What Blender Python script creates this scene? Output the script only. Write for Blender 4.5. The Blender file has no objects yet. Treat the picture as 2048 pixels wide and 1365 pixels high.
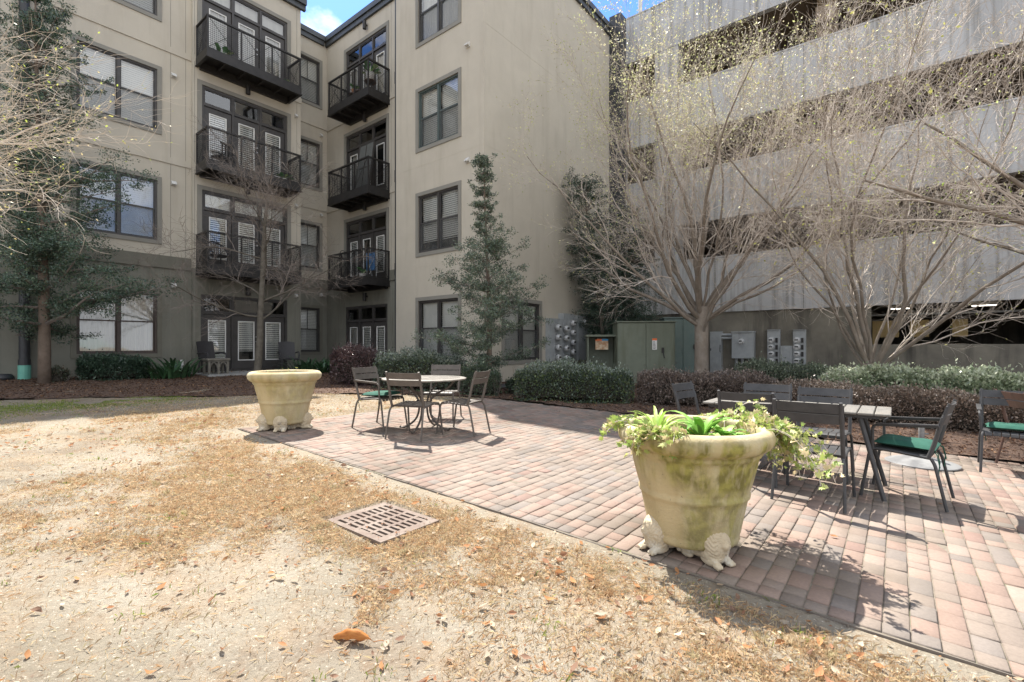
import bpy, bmesh, math, random
import numpy as np
from mathutils import Vector, Matrix, noise
R = math.radians
random.seed(7)
rng = np.random.default_rng(11)
S = bpy.context.scene
COL = S.collection

# ---------------------------------------------------------------- camera
TH = R(38.7); CT, ST = math.cos(TH), math.sin(TH)
FPX, CX, HY, EYE = 960.0, 1024.0, 693.0, 1.3
cd = bpy.data.cameras.new('camera'); cam = bpy.data.objects.new('camera', cd); COL.objects.link(cam)
cam.location = (0, 0, EYE); cam.rotation_euler = (R(90), 0, TH)
cd.sensor_width = 36; cd.lens = FPX / 2048 * 36; cd.shift_y = (HY - 682.5) / 2048
cd.clip_start = 0.05; cd.clip_end = 2000
S.camera = cam
# ---------------------------------------------------------------- sky, sun, exposure
SUN_EL = R(58)
sun_dir = Vector((-.897 * math.cos(SUN_EL), .445 * math.cos(SUN_EL), math.sin(SUN_EL))).normalized()
W = bpy.data.worlds.new("World"); S.world = W; W.use_nodes = True
nt = W.node_tree; nt.nodes.clear()
def wn(t, **k):
    n = nt.nodes.new(t)
    for a, b in k.items(): setattr(n, a, b)
    return n
sky = wn('ShaderNodeTexSky', sky_type='NISHITA', sun_disc=False)
sky.sun_elevation = SUN_EL; sky.sun_rotation = math.atan2(sun_dir.x, sun_dir.y)
sky.air_density = .9; sky.dust_density = .35; sky.ozone_density = 3.0
bg = wn('ShaderNodeBackground'); bg.inputs[1].default_value = 0.15
out = wn('ShaderNodeOutputWorld')
tc = wn('ShaderNodeTexCoord'); ns = wn('ShaderNodeTexNoise'); ns.inputs['Scale'].default_value = 3.1
ns.inputs['Detail'].default_value = 7; ns.inputs['Roughness'].default_value = .58
mp = wn('ShaderNodeMapping'); mp.inputs['Scale'].default_value = (1, 1, 1.8); mp.inputs['Location'].default_value = (.35, 1.9, .2)
rp = wn('ShaderNodeValToRGB'); rp.color_ramp.elements[0].position = .56; rp.color_ramp.elements[1].position = .68
mx = wn('ShaderNodeMix', data_type='RGBA'); mx.inputs['B'].default_value = (4.1, 4.25, 4.5, 1)
nt.links.new(tc.outputs['Generated'], mp.inputs[0]); nt.links.new(mp.outputs[0], ns.inputs[0])
# bright cloud bank added out of view behind the camera to fill shaded facades
nrm = wn('ShaderNodeVectorMath', operation='NORMALIZE'); dp = wn('ShaderNodeVectorMath', operation='DOT_PRODUCT'); dp.inputs[1].default_value = (.72, -.66, .12)
mr = wn('ShaderNodeMapRange'); mr.inputs[1].default_value = -.55; mr.inputs[2].default_value = .45; mr.inputs[3].default_value = -.02; mr.inputs[4].default_value = .24
am = wn('ShaderNodeMath', operation='ADD'); nt.links.new(tc.outputs['Generated'], nrm.inputs[0]); nt.links.new(nrm.outputs[0], dp.inputs[0]); nt.links.new(dp.outputs['Value'], mr.inputs[0])
nt.links.new(ns.outputs[0], am.inputs[0]); nt.links.new(mr.outputs[0], am.inputs[1]); dp2 = wn('ShaderNodeVectorMath', operation='DOT_PRODUCT'); dp2.inputs[1].default_value = (-.741, .406, .531); nt.links.new(nrm.outputs[0], dp2.inputs[0])
mr2 = wn('ShaderNodeMapRange'); mr2.inputs[1].default_value = .9925; mr2.inputs[2].default_value = .9990; mr2.inputs[4].default_value = .20; nt.links.new(dp2.outputs['Value'], mr2.inputs[0])
am2 = wn('ShaderNodeMath', operation='ADD'); nt.links.new(am.outputs[0], am2.inputs[0]); nt.links.new(mr2.outputs[0], am2.inputs[1]); nt.links.new(am2.outputs[0], rp.inputs[0]); nt.links.new(rp.outputs[0], mx.inputs[0])
gm = wn('ShaderNodeGamma'); gm.inputs[1].default_value = 1.35; tint = wn('ShaderNodeMix', data_type='RGBA', blend_type='MULTIPLY'); tint.inputs[0].default_value = 1; tint.inputs['B'].default_value = (.34, .42, .50, 1)
nt.links.new(sky.outputs[0], gm.inputs[0]); nt.links.new(gm.outputs[0], tint.inputs['A']); nt.links.new(tint.outputs['Result'], mx.inputs['A']); nt.links.new(mx.outputs['Result'], bg.inputs[0])
nt.links.new(bg.outputs[0], out.inputs[0])
sl = bpy.data.lights.new('sun', 'SUN'); sl.energy = 5.0; sl.angle = R(.55); sl.color = (1, .95, .87)
so = bpy.data.objects.new('sun', sl); COL.objects.link(so); so.rotation_euler = sun_dir.to_track_quat('Z', 'Y').to_euler()
S.view_settings.view_transform = 'Standard'; S.view_settings.look = 'None'
S.view_settings.gamma = 1; S.view_settings.exposure = 1.40
S.render.engine = 'CYCLES'
S.cycles.max_bounces = 8; S.cycles.transparent_max_bounces = 16; S.cycles.diffuse_bounces = 4

# ---------------------------------------------------------------- placing helpers
GA, GB = -.028, -.03
def gz(X, Y=0): return GA * max(-26.0, min(16.0, X)) + GB
def gp(px, py, dz=0.0):
    "point on the sloping courtyard ground seen in pixel px,py of the 2048 px photograph"
    rx = (px - CX) / FPX; v = (py - HY) / FPX
    t = (EYE - GB - dz) / (v + GA * (rx * CT - ST))
    return Vector((t * (rx * CT - ST), t * (rx * ST + CT), EYE - t * v))
def cw(x, d): return Vector((x * CT - d * ST, x * ST + d * CT, 0))
def pd(px, d, lift=0.0):
    v = cw((px - CX) / FPX * d, d); v.z = gz(v.x) + lift; return v
def cdir(x, d):
    v = cw(x, d); return math.atan2(v.y, v.x) - math.pi / 2   # rotation so that local +Y looks along the direction

def tag(o, label=None, cat=None, group=None, kind=None):
    if label: o['label'] = label
    if cat: o['category'] = cat
    if group: o['group'] = group
    if kind: o['kind'] = kind
    return o
def empty(name, loc=(0, 0, 0), rz=0, label=None, cat=None, group=None):
    o = bpy.data.objects.new(name, None); COL.objects.link(o); o.location = loc; o.rotation_euler = (0, 0, rz)
    o.empty_display_size = .1
    return tag(o, label, cat, group)
def copy_tree(o, parent=None):
    c = o.copy(); COL.objects.link(c)
    if parent: c.parent = parent
    for ch in [q for q in o.children]: copy_tree(ch, c)
    return c

# ---------------------------------------------------------------- materials
def _mat(name):
    m = bpy.data.materials.new(name); m.use_nodes = True
    t = m.node_tree; b = t.nodes['Principled BSDF']
    return m, t, b
def pm(name, c1, c2=None, scale=6, detail=6, rough=.8, bump=0, bscale=None, metal=0, spec=.4, mscale=(1, 1, 1),
       lo=.35, hi=.65, c3=None, s3=1.0, lo3=.5, hi3=.7, m3=(1, 1, 1), attr=None, trans=0, coord='Object', rvar=0):
    m, t, b = _mat(name); L = t.links
    b.inputs['Roughness'].default_value = rough; b.inputs['Metallic'].default_value = metal
    b.inputs['Specular IOR Level'].default_value = spec
    co = t.nodes.new('ShaderNodeTexCoord')
    def nz(sc, ms, det=detail):
        q = t.nodes.new('ShaderNodeMapping'); q.inputs['Scale'].default_value = ms; L.new(co.outputs[coord], q.inputs[0])
        n = t.nodes.new('ShaderNodeTexNoise'); n.inputs['Scale'].default_value = sc; n.inputs['Detail'].default_value = det
        n.inputs['Roughness'].default_value = .6
        L.new(q.outputs[0], n.inputs[0]); return n.outputs[0]
    def ramp(f, a, z):
        r = t.nodes.new('ShaderNodeMapRange'); r.inputs[1].default_value = a; r.inputs[2].default_value = z; r.clamp = True
        L.new(f, r.inputs[0]); return r.outputs[0]
    def mix(f, A, B, bt='MIX'):
        x = t.nodes.new('ShaderNodeMix'); x.data_type = 'RGBA'; x.blend_type = bt
        if isinstance(f, (int, float)): x.inputs[0].default_value = f
        else: L.new(f, x.inputs[0])
        for k, q in (('A', A), ('B', B)):
            if isinstance(q, tuple): x.inputs[k].default_value = (*q[:3], 1)
            else: L.new(q, x.inputs[k])
        return x.outputs['Result']
    cur = tuple(c1)
    if c2 is not None: cur = mix(ramp(nz(scale, mscale), lo, hi), tuple(c1), tuple(c2))
    if c3 is not None: cur = mix(ramp(nz(s3, m3), lo3, hi3), cur, tuple(c3))
    if attr:
        a = t.nodes.new('ShaderNodeAttribute'); a.attribute_name = attr
        cur = mix(1.0, cur, a.outputs['Color'], 'MULTIPLY')
    if isinstance(cur, tuple): b.inputs['Base Color'].default_value = (*cur, 1)
    else: L.new(cur, b.inputs['Base Color'])
    if rvar:
        r = t.nodes.new('ShaderNodeMapRange'); r.inputs[3].default_value = rough - rvar; r.inputs[4].default_value = rough + rvar
        L.new(nz(scale * 1.7, mscale), r.inputs[0]); L.new(r.outputs[0], b.inputs['Roughness'])
    if bump:
        bn = t.nodes.new('ShaderNodeBump'); bn.inputs['Strength'].default_value = 1; bn.inputs['Distance'].default_value = bump
        L.new(nz(bscale or scale * 4, (1, 1, 1), 8), bn.inputs['Height']); L.new(bn.outputs[0], b.inputs['Normal'])
    if trans:
        o = t.nodes['Material Output']; tr = t.nodes.new('ShaderNodeBsdfTranslucent'); ms = t.nodes.new('ShaderNodeMixShader')
        ms.inputs[0].default_value = trans
        if isinstance(cur, tuple): tr.inputs[0].default_value = (*cur, 1)
        else: L.new(cur, tr.inputs[0])
        L.new(b.outputs[0], ms.inputs[1]); L.new(tr.outputs[0], ms.inputs[2]); L.new(ms.outputs[0], o.inputs[0])
    return m
def glass(name, refl=.16, tint=(.75, .8, .8), rough=.01):
    m, t, b = _mat(name); L = t.links; t.nodes.remove(b)
    o = t.nodes['Material Output']; ms = t.nodes.new('ShaderNodeMixShader'); tr = t.nodes.new('ShaderNodeBsdfTransparent')
    tr.inputs[0].default_value = (*tint, 1); gl = t.nodes.new('ShaderNodeBsdfGlossy'); gl.inputs['Roughness'].default_value = rough
    fr = t.nodes.new('ShaderNodeFresnel'); fr.inputs[0].default_value = 1.5
    ad = t.nodes.new('ShaderNodeMath'); ad.operation = 'ADD'; ad.inputs[1].default_value = refl; ad.use_clamp = True
    nz = t.nodes.new('ShaderNodeTexNoise'); nz.inputs['Scale'].default_value = 1.6; nz.inputs['Detail'].default_value = 1
    bn = t.nodes.new('ShaderNodeBump'); bn.inputs['Distance'].default_value = .004; bn.inputs['Strength'].default_value = .5
    co = t.nodes.new('ShaderNodeTexCoord'); L.new(co.outputs['Object'], nz.inputs[0]); L.new(nz.outputs[0], bn.inputs['Height'])
    L.new(bn.outputs[0], gl.inputs['Normal'])
    L.new(fr.outputs[0], ad.inputs[0]); L.new(ad.outputs[0], ms.inputs[0]); L.new(tr.outputs[0], ms.inputs[1]); L.new(gl.outputs[0], ms.inputs[2])
    L.new(ms.outputs[0], o.inputs[0]); return m

M = {}
M['tan'] = pm('tan_stucco', (.43, .395, .33), (.465, .43, .36), 1.3, rough=.92, bump=.004, bscale=55, c3=(.37, .335, .275), s3=1.1, lo3=.52, hi3=.85, m3=(2.6, 2.6, .35))
M['olive'] = pm('olive_stucco', (.17, .17, .142), (.195, .192, .16), 1.3, rough=.92, bump=.004, bscale=55, c3=(.13, .125, .10), s3=1.2, lo3=.5, hi3=.8, m3=(2.4, 2.4, .4))
M['trim'] = pm('grey_trim', (.205, .20, .175), (.23, .22, .195), 3, rough=.85, bump=.002, bscale=60)
M['olivetrim'] = pm('olive_trim', (.14, .135, .11), (.16, .155, .125), 3, rough=.85)
M['cornice'] = pm('dark_cornice_metal', (.06, .065, .068), (.08, .085, .088), 3, rough=.5, metal=.3)
M['frame'] = pm('dark_window_frame', (.045, .042, .04), (.06, .056, .054), 4, rough=.45)
M['brownframe'] = pm('brown_window_frame', (.055, .040, .034), (.07, .052, .044), 4, rough=.45)
M['greenframe'] = pm('greenish_window_frame', (.055, .075, .075), (.07, .095, .09), 4, rough=.45)
M['white'] = pm('white_paint', (.72, .72, .70), (.66, .66, .63), 9, rough=.5)
M['blind'] = pm('blind_slats', (.80, .79, .75), (.84, .83, .79), 2, rough=.7)
M['curtain'] = pm('curtain_cloth', (.62, .60, .55), (.5, .48, .44), 9, rough=.9, mscale=(1, 1, .05), lo=.3, hi=.7)
M['screen'] = pm('insect_screen', (.10, .105, .10), rough=.9)
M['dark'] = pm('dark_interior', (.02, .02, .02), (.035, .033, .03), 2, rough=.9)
M['glass'] = glass('window_glass', .14, (.93, .95, .95))
M['glassdark'] = glass('window_glass_deep', .07, (.5, .52, .52))
M['iron'] = pm('black_painted_iron', (.022, .021, .021), (.034, .032, .031), 5, rough=.5, metal=.2)
M['pipe'] = pm('black_downspout', (.028, .03, .034), (.04, .042, .046), 3, rough=.45)
M['teal'] = pm('teal_pipe', (.12, .36, .29), (.16, .42, .34), 5, rough=.5)
M['lampw'] = pm('pale_plastic', (.5, .5, .48), (.58, .58, .56), 9, rough=.5)
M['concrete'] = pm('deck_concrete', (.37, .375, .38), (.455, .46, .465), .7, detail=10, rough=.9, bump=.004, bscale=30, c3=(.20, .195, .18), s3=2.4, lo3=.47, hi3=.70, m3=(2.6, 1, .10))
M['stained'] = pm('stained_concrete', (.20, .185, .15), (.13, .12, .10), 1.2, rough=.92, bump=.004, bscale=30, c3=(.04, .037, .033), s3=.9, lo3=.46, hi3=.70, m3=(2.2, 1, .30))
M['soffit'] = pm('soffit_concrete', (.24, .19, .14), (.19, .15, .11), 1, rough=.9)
M['yellow'] = pm('sun_toned_concrete', (.55, .40, .18), (.6, .46, .24), 2, rough=.7)  # yellow tone stands in for sunlight on tan concrete
M['elecgrey'] = pm('grey_enamel', (.36, .38, .39), (.30, .32, .33), 5, rough=.5, metal=.1, c3=(.22, .22, .21), s3=2.5, lo3=.55, hi3=.8, m3=(2, 2, .5))
M['elecgreen'] = pm('green_enamel', (.135, .155, .115), (.16, .18, .135), 3, rough=.55, c3=(.11, .12, .08), s3=2, lo3=.5, hi3=.75, m3=(2, 2, .3))
M['electeal'] = pm('teal_grey_enamel', (.10, .145, .135), (.125, .165, .15), 3, rough=.55)
M['meterglass'] = pm('meter_glass', (.45, .46, .46), rough=.12, spec=.8)
M['chrome'] = pm('meter_ring', (.45, .45, .45), rough=.3, metal=.9)
M['orange'] = pm('orange_sticker', (.75, .16, .04), rough=.5)
M['blue'] = pm('blue_sticker', (.05, .28, .5), rough=.5)
M['taupe'] = pm('taupe_powder_coat', (.085, .072, .061), (.108, .092, .078), 14, rough=.52, spec=.35)
M['charcoal'] = pm('charcoal_powder_coat', (.040, .040, .041), (.056, .055, .056), 14, rough=.5, spec=.35)
M['tabletop'] = pm('weathered_table_slat', (.13, .122, .108), (.18, .168, .15), 10, rough=.65, mscale=(6, 1, 1), c3=(.2, .18, .15), s3=5, lo3=.55, hi3=.75)
M['lattice'] = pm('worn_table_metal', (.16, .145, .125), (.22, .2, .17), 14, rough=.55)
M['rust'] = pm('red_brown_wood', (.10, .06, .045), (.14, .08, .06), 8, rough=.6, mscale=(8, 1, 1))
M['cushion'] = pm('green_cushion_cloth', (.012, .070, .048), (.018, .09, .062), 9, rough=.9, bump=.002, bscale=200)
M['wicker'] = pm('dark_wicker', (.025, .024, .027), (.05, .048, .05), 60, rough=.55, bump=.004, bscale=70)
M['stone'] = pm('grey_cast_stone', (.15, .14, .12), (.2, .185, .155), 9, rough=.9, bump=.005, bscale=40)
M['lion'] = pm('cast_stone_lion', (.50, .42, .30), (.42, .345, .235), 11, rough=.9, bump=.004, bscale=70, c3=(.55, .52, .45), s3=7, lo3=.5, hi3=.7)
M['pot_in'] = pm('mossy_stone', (.34, .31, .14), (.28, .26, .12), 7, rough=.95, bump=.003)
M['soil'] = pm('potting_soil', (.06, .045, .03), (.10, .075, .05), 18, rough=1, bump=.02, bscale=25)
M['grate'] = pm('rusty_pink_iron', (.165, .125, .10), (.125, .088, .07), 9, rough=.85, bump=.002, bscale=60, c3=(.21, .17, .14), s3=4, lo3=.45, hi3=.65)
M['pit'] = pm('dark_pit', (.03, .02, .016), rough=1)
M['edging'] = pm('dark_edging', (.12, .10, .085), (.17, .145, .12), 6, rough=.7)
M['rim_cover'] = pm('umbrella_base_iron', (.13, .13, .13), (.22, .22, .215), 5, rough=.6, lo=.4, hi=.6)
M['slab'] = pm('patio_concrete', (.26, .26, .25), (.32, .32, .31), 2, rough=.9)
M['pink'] = pm('pink_cloth', (.6, .4, .38), (.7, .62, .6), 25, rough=.9)
M['bluepl'] = pm('blue_cloth', (.05, .16, .35), rough=.8)
M['potw'] = pm('white_pot', (.6, .58, .55), rough=.5)
M['terracotta'] = pm('terracotta', (.45, .2, .09), rough=.8)
def leafmat(name, c, tr=.30, rough=.5, spec=.4): return pm(name, c, attr='col', trans=tr, rough=rough, spec=spec)
M['leaf'] = leafmat('leaf_attr', (1, 1, 1))
M['glossleaf'] = leafmat('gloss_leaf_attr', (1, 1, 1), .12, .33, .6)
M['dryleaf'] = leafmat('dry_leaf_attr', (1, 1, 1), .35, .8, .2)
M['bark'] = pm('grey_brown_bark', (.165, .135, .105), (.235, .20, .165), 7, rough=.9, bump=.01, bscale=22, mscale=(1, 1, .5), c3=(.24, .22, .19), s3=3.5, lo3=.55, hi3=.72)
M['twig'] = pm('pale_twig_bark', (.56, .50, .44), (.34, .29, .245), 5, rough=.85)
M['graybark'] = pm('lichen_grey_bark', (.075, .066, .052), (.12, .108, .088), 8, rough=.9, bump=.008, bscale=25)
M['paletwig'] = pm('pale_sunlit_twig', (.62, .56, .48), (.46, .39, .32), 6, rough=.8)
M['graytwig'] = pm('grey_twig_bark', (.16, .135, .115), (.2, .17, .15), 5, rough=.9)
M['redbark'] = pm('red_brown_bark', (.125, .095, .072), (.175, .135, .105), 8, rough=.9, bump=.008, bscale=25)
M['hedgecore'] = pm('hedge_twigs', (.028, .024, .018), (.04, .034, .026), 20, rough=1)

# ---------------------------------------------------------------- mesh builder
class MB:
    def __init__(s, f=None): s.v = []; s.f = []; s.mi = []; s.map = f; s.cur = 0
    def _p(s, p): return tuple(s.map(*p)) if s.map else tuple(p)
    def add(s, vs, fs):
        b = len(s.v); s.v += [s._p(p) for p in vs]
        for f in fs: s.f.append(tuple(b + i for i in f)); s.mi.append(s.cur)
    def quad(s, a, b, c, d): s.add([a, b, c, d], [(0, 1, 2, 3)])
    def box(s, a, b):
        (x0, y0, z0), (x1, y1, z1) = a, b
        s.add([(x0, y0, z0), (x1, y0, z0), (x1, y1, z0), (x0, y1, z0), (x0, y0, z1), (x1, y0, z1), (x1, y1, z1), (x0, y1, z1)],
              [(0, 3, 2, 1), (4, 5, 6, 7), (0, 1, 5, 4), (1, 2, 6, 5), (2, 3, 7, 6), (3, 0, 4, 7)])
    def bbox(s, a, b, r=.006):
        "box with chamfered vertical and top edges"
        (x0, y0, z0), (x1, y1, z1) = a, b
        def ring(i, z): return [(x0 + i + r, y0 + i, z), (x1 - i - r, y0 + i, z), (x1 - i, y0 + i + r, z), (x1 - i, y1 - i - r, z), (x1 - i - r, y1 - i, z), (x0 + i + r, y1 - i, z), (x0 + i, y1 - i - r, z), (x0 + i, y0 + i + r, z)]
        vs = ring(r, z0) + ring(0, z0 + r) + ring(0, z1 - r) + ring(r, z1)
        fs = [tuple(range(7, -1, -1)), tuple(range(24, 32))]
        for k in range(3):
            for i in range(8): j = (i + 1) % 8; fs.append((k * 8 + i, k * 8 + j, k * 8 + 8 + j, k * 8 + 8 + i))
        s.add(vs, fs)
    def tube(s, pts, rad, k=8, caps=True):
        pts = [Vector(p) for p in pts]; n = len(pts)
        if not hasattr(rad, '__len__'): rad = [rad] * n
        t = (pts[1] - pts[0]).normalized(); a = t.orthogonal().normalized(); vs = []
        for i, p in enumerate(pts):
            if i == 0: tt = pts[1] - pts[0]
            elif i == n - 1: tt = pts[-1] - pts[-2]
            else: tt = (pts[i + 1] - pts[i]).normalized() + (pts[i] - pts[i - 1]).normalized()
            if tt.length < 1e-9: tt = t
            tt = tt.normalized(); a = (a - tt * a.dot(tt))
            a = a.normalized() if a.length > 1e-6 else tt.orthogonal().normalized()
            b = tt.cross(a); t = tt
            for j in range(k):
                q = 2 * math.pi * j / k
                vs.append(p + (a * math.cos(q) + b * math.sin(q)) * rad[i])
        fs = []
        for i in range(n - 1):
            for j in range(k): fs.append((i * k + j, i * k + (j + 1) % k, (i + 1) * k + (j + 1) % k, (i + 1) * k + j))
        if caps and k > 2: fs += [tuple(range(k - 1, -1, -1)), tuple(range((n - 1) * k, n * k))]
        s.add(vs, fs)
    def bar(s, p, q, w, h):
        "rectangular bar between two points, w across, h in the other direction"
        p, q = Vector(p), Vector(q); t = (q - p).normalized(); up = Vector((0, 0, 1)) if abs(t.z) < .9 else Vector((0, 1, 0))
        a = t.cross(up).normalized() * w / 2; b = a.cross(t).normalized() * h / 2
        s.add([p - a - b, p + a - b, p + a + b, p - a + b, q - a - b, q + a - b, q + a + b, q - a + b],
              [(0, 3, 2, 1), (4, 5, 6, 7), (0, 1, 5, 4), (1, 2, 6, 5), (2, 3, 7, 6), (3, 0, 4, 7)])
    def lathe(s, prof, k=48, c=(0, 0, 0), wob=None):
        vs = []
        for r, z in prof:
            for j in range(k):
                q = 2 * math.pi * j / k; rr = r + (wob(q, r, z) if wob else 0)
                vs.append((c[0] + rr * math.cos(q), c[1] + rr * math.sin(q), c[2] + z))
        fs = []
        for i in range(len(prof) - 1):
            for j in range(k): fs.append((i * k + j, i * k + (j + 1) % k, (i + 1) * k + (j + 1) % k, (i + 1) * k + j))
        s.add(vs, fs)
    def disc(s, c, r, k=20, n=None):
        n = Vector(n or (0, 0, 1)).normalized(); a = n.orthogonal().normalized(); b = n.cross(a); c = Vector(c)
        s.add([c + (a * math.cos(2 * math.pi * j / k) + b * math.sin(2 * math.pi * j / k)) * r for j in range(k)], [tuple(range(k))])
    def build(s, name, mats, parent=None, smooth=False, recalc=True, **kw):
        me = bpy.data.meshes.new(name); me.from_pydata(s.v, [], s.f)
        for m in (mats if isinstance(mats, (list, tuple)) else [mats]): me.materials.append(m)
        if any(s.mi): me.polygons.foreach_set('material_index', s.mi)
        if recalc and len(s.f) < 60000:
            bm = bmesh.new(); bm.from_mesh(me); bmesh.ops.recalc_face_normals(bm, faces=bm.faces); bm.to_mesh(me); bm.free()
        if smooth: me.shade_smooth() if smooth is True else me.shade_auto_smooth(angle=smooth) if hasattr(me, 'shade_auto_smooth') else me.shade_smooth()
        me.update()
        o = bpy.data.objects.new(name, me); COL.objects.link(o)
        if parent: o.parent = parent
        return tag(o, **kw)
def smooth_by_angle(o, ang=R(40)):
    me = o.data; me.shade_smooth()
    bm = bmesh.new(); bm.from_mesh(me)
    for e in bm.edges:
        if len(e.link_faces) == 2 and e.calc_face_angle(0) > ang: e.smooth = False
    bm.to_mesh(me); bm.free()
def fillet(pts, r, n=5):
    pts = [Vector(p) for p in pts]; o = [pts[0]]
    for i in range(1, len(pts) - 1):
        a, b, c = pts[i - 1], pts[i], pts[i + 1]
        d1 = (a - b); d2 = (c - b); l = min(r, d1.length * .48, d2.length * .48)
        p, q = b + d1.normalized() * l, b + d2.normalized() * l
        for k in range(n + 1):
            t = k / n; o.append(p * (1 - t) ** 2 + b * 2 * t * (1 - t) + q * t * t)
    o.append(pts[-1]); return o
def npmesh(name, v, f, mats, parent=None, col=None, mi=None, smooth=False, **kw):
    v = np.ascontiguousarray(v, dtype=np.float32); f = np.ascontiguousarray(f, dtype=np.int32); k = f.shape[1]
    me = bpy.data.meshes.new(name); me.vertices.add(len(v)); me.vertices.foreach_set('co', v.ravel())
    me.loops.add(f.size); me.loops.foreach_set('vertex_index', f.ravel())
    me.polygons.add(len(f)); me.polygons.foreach_set('loop_start', np.arange(0, f.size, k, dtype=np.int32))
    for m in (mats if isinstance(mats, (list, tuple)) else [mats]): me.materials.append(m)
    if mi is not None: me.polygons.foreach_set('material_index', np.ascontiguousarray(mi, dtype=np.int32))
    me.update(calc_edges=True)
    if smooth: me.shade_smooth()
    if col is not None:
        a = me.attributes.new('col', 'FLOAT_COLOR', 'POINT')
        c = np.ones((len(v), 4), np.float32); c[:, :3] = col; a.data.foreach_set('color', c.ravel())
    o = bpy.data.objects.new(name, me); COL.objects.link(o)
    if parent: o.parent = parent
    return tag(o, **kw)
def unit(a): return a / np.maximum(np.linalg.norm(a, axis=1, keepdims=True), 1e-9)
def leaves(P, D, size, wid=.45, jit=.6, fold=.0):
    "diamond leaf per point P pointing roughly along D"
    n = len(P); D = unit(D + rng.normal(0, jit, (n, 3))); a = unit(np.cross(D, rng.normal(0, 1, (n, 3))))
    nn = np.cross(a, D)
    s = (size * rng.uniform(.65, 1.3, n))[:, None]
    v = np.stack([P, P + D * s * .45 + a * s * wid * .5 + nn * s * fold, P + D * s, P + D * s * .45 - a * s * wid * .5 + nn * s * fold], 1).reshape(-1, 3)
    f = np.arange(4 * n).reshape(n, 4)
    return v, f
def colvar(n, base, var=.25, alt=None, altp=.3):
    c = np.array(base)[None] * rng.uniform(1 - var, 1 + var, (n, 1))
    if alt is not None:
        m = rng.random(n) < altp; c[m] = np.array(alt)[None] * rng.uniform(1 - var, 1 + var, (m.sum(), 1))
    return np.repeat(c, 4, axis=0)
def nz2(x, y, s=1.0, seed=0.0):
    "cheap smooth noise, about -1..1"
    x = x * s + seed * 13.7; y = y * s + seed * 7.1
    return (np.sin(x * 1.7 + 1.3 * np.sin(y * 1.1 + seed)) + np.sin(y * 2.3 + 1.7 * np.sin(x * .9)) + .6 * np.sin(x * 4.1 + y * 3.3 + 2 * np.sin(y * 2)) + .4 * np.sin(x * 7.7 - y * 6.1)) / 3
# ================================================================ ground
def grid_sheet(name, x0, x1, y0, y1, nx, ny, zf, mat, inside=None, **kw):
    xs = np.linspace(x0, x1, nx); ys = np.linspace(y0, y1, ny); X, Y = np.meshgrid(xs, ys)
    Z = zf(X, Y); v = np.stack([X, Y, Z], -1).reshape(-1, 3)
    i = np.arange(ny - 1)[:, None] * nx + np.arange(nx - 1)[None]; i = i.ravel()
    f = np.stack([i, i + 1, i + nx + 1, i + nx], 1)
    if inside is not None:
        c = v[f].mean(1); f = f[inside(c[:, 0], c[:, 1])]
    return npmesh(name, v, f, mat, smooth=True, **kw)
def gzn(X): return GA * np.clip(X, -26, 16) + GB

def lawn_mat(tinted=1.0):
    m, t, b = _mat('bare_lawn_soil'); L = t.links; b.inputs['Roughness'].default_value = 1; b.inputs['Specular IOR Level'].default_value = .1
    co = t.nodes.new('ShaderNodeTexCoord')
    def nz(sc, det=8, rg=.62, off=0):
        q = t.nodes.new('ShaderNodeMapping'); q.inputs['Location'].default_value = (off, off * .7, 0); L.new(co.outputs['Object'], q.inputs[0])
        n = t.nodes.new('ShaderNodeTexNoise'); n.inputs['Scale'].default_value = sc; n.inputs['Detail'].default_value = det; n.inputs['Roughness'].default_value = rg
        L.new(q.outputs[0], n.inputs[0]); return n.outputs[0]
    def rmp(f, a, z):
        r = t.nodes.new('ShaderNodeMapRange'); r.inputs[1].default_value = a; r.inputs[2].default_value = z; L.new(f, r.inputs[0]); return r.outputs[0]
    def mix(f, A, B):
        x = t.nodes.new('ShaderNodeMix'); x.data_type = 'RGBA'; L.new(f, x.inputs[0])
        for k, q in (('A', A), ('B', B)):
            if isinstance(q, tuple): x.inputs[k].default_value = (*q, 1)
            else: L.new(q, x.inputs[k])
        return x.outputs['Result']
    c = mix(rmp(nz(.9), .38, .62), (.295, .262, .208), (.21, .182, .138))
    c = mix(rmp(nz(1.7, off=5), .48, .66), c, (.28, .22, .155))
    c = mix(rmp(nz(7, off=9), .52, .72), c, (.24, .185, .13))
    c = mix(rmp(nz(32, 4, off=3), .56, .75), c, (.15, .11, .075))
    c = mix(rmp(nz(60, 3, off=2), .60, .72), c, (.50, .45, .37))
    at = t.nodes.new('ShaderNodeAttribute'); at.attribute_name = 'col'; mu = t.nodes.new('ShaderNodeMix'); mu.data_type = 'RGBA'; mu.blend_type = 'MULTIPLY'; mu.inputs[0].default_value = tinted; L.new(c, mu.inputs['A']); L.new(at.outputs['Color'], mu.inputs['B']); c = mu.outputs['Result']
    L.new(c, b.inputs['Base Color'])
    bn = t.nodes.new('ShaderNodeBump'); bn.inputs['Distance'].default_value = .03; bn.inputs['Strength'].default_value = .9
    L.new(nz(26, 9, .7), bn.inputs['Height']); L.new(bn.outputs[0], b.inputs['Normal'])
    return m
M['lawn'] = lawn_mat(); M['farsoil'] = lawn_mat(0.0)
M['mulch'] = pm('brown_mulch', (.075, .045, .032), (.12, .075, .052), 14, rough=1, bump=.04, bscale=30, c3=(.17, .12, .085), s3=38, lo3=.55, hi3=.7)
M['paver'] = pm('paver_face', (1, 1, 1), (.86, .86, .86), 60, detail=3, rough=.88, attr='col', bump=.0022, bscale=160, c3=(.60, .59, .55), s3=1.1, lo3=.48, hi3=.72, coord='Object')
M['sand'] = pm('joint_sand', (.20, .17, .135), (.14, .12, .09), 25, rough=1, c3=(.12, .13, .06), s3=3, lo3=.55, hi3=.7)

PX0, PX1, PY0, PY1 = -7.05, 7.5, 2.80, 7.95
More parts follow.
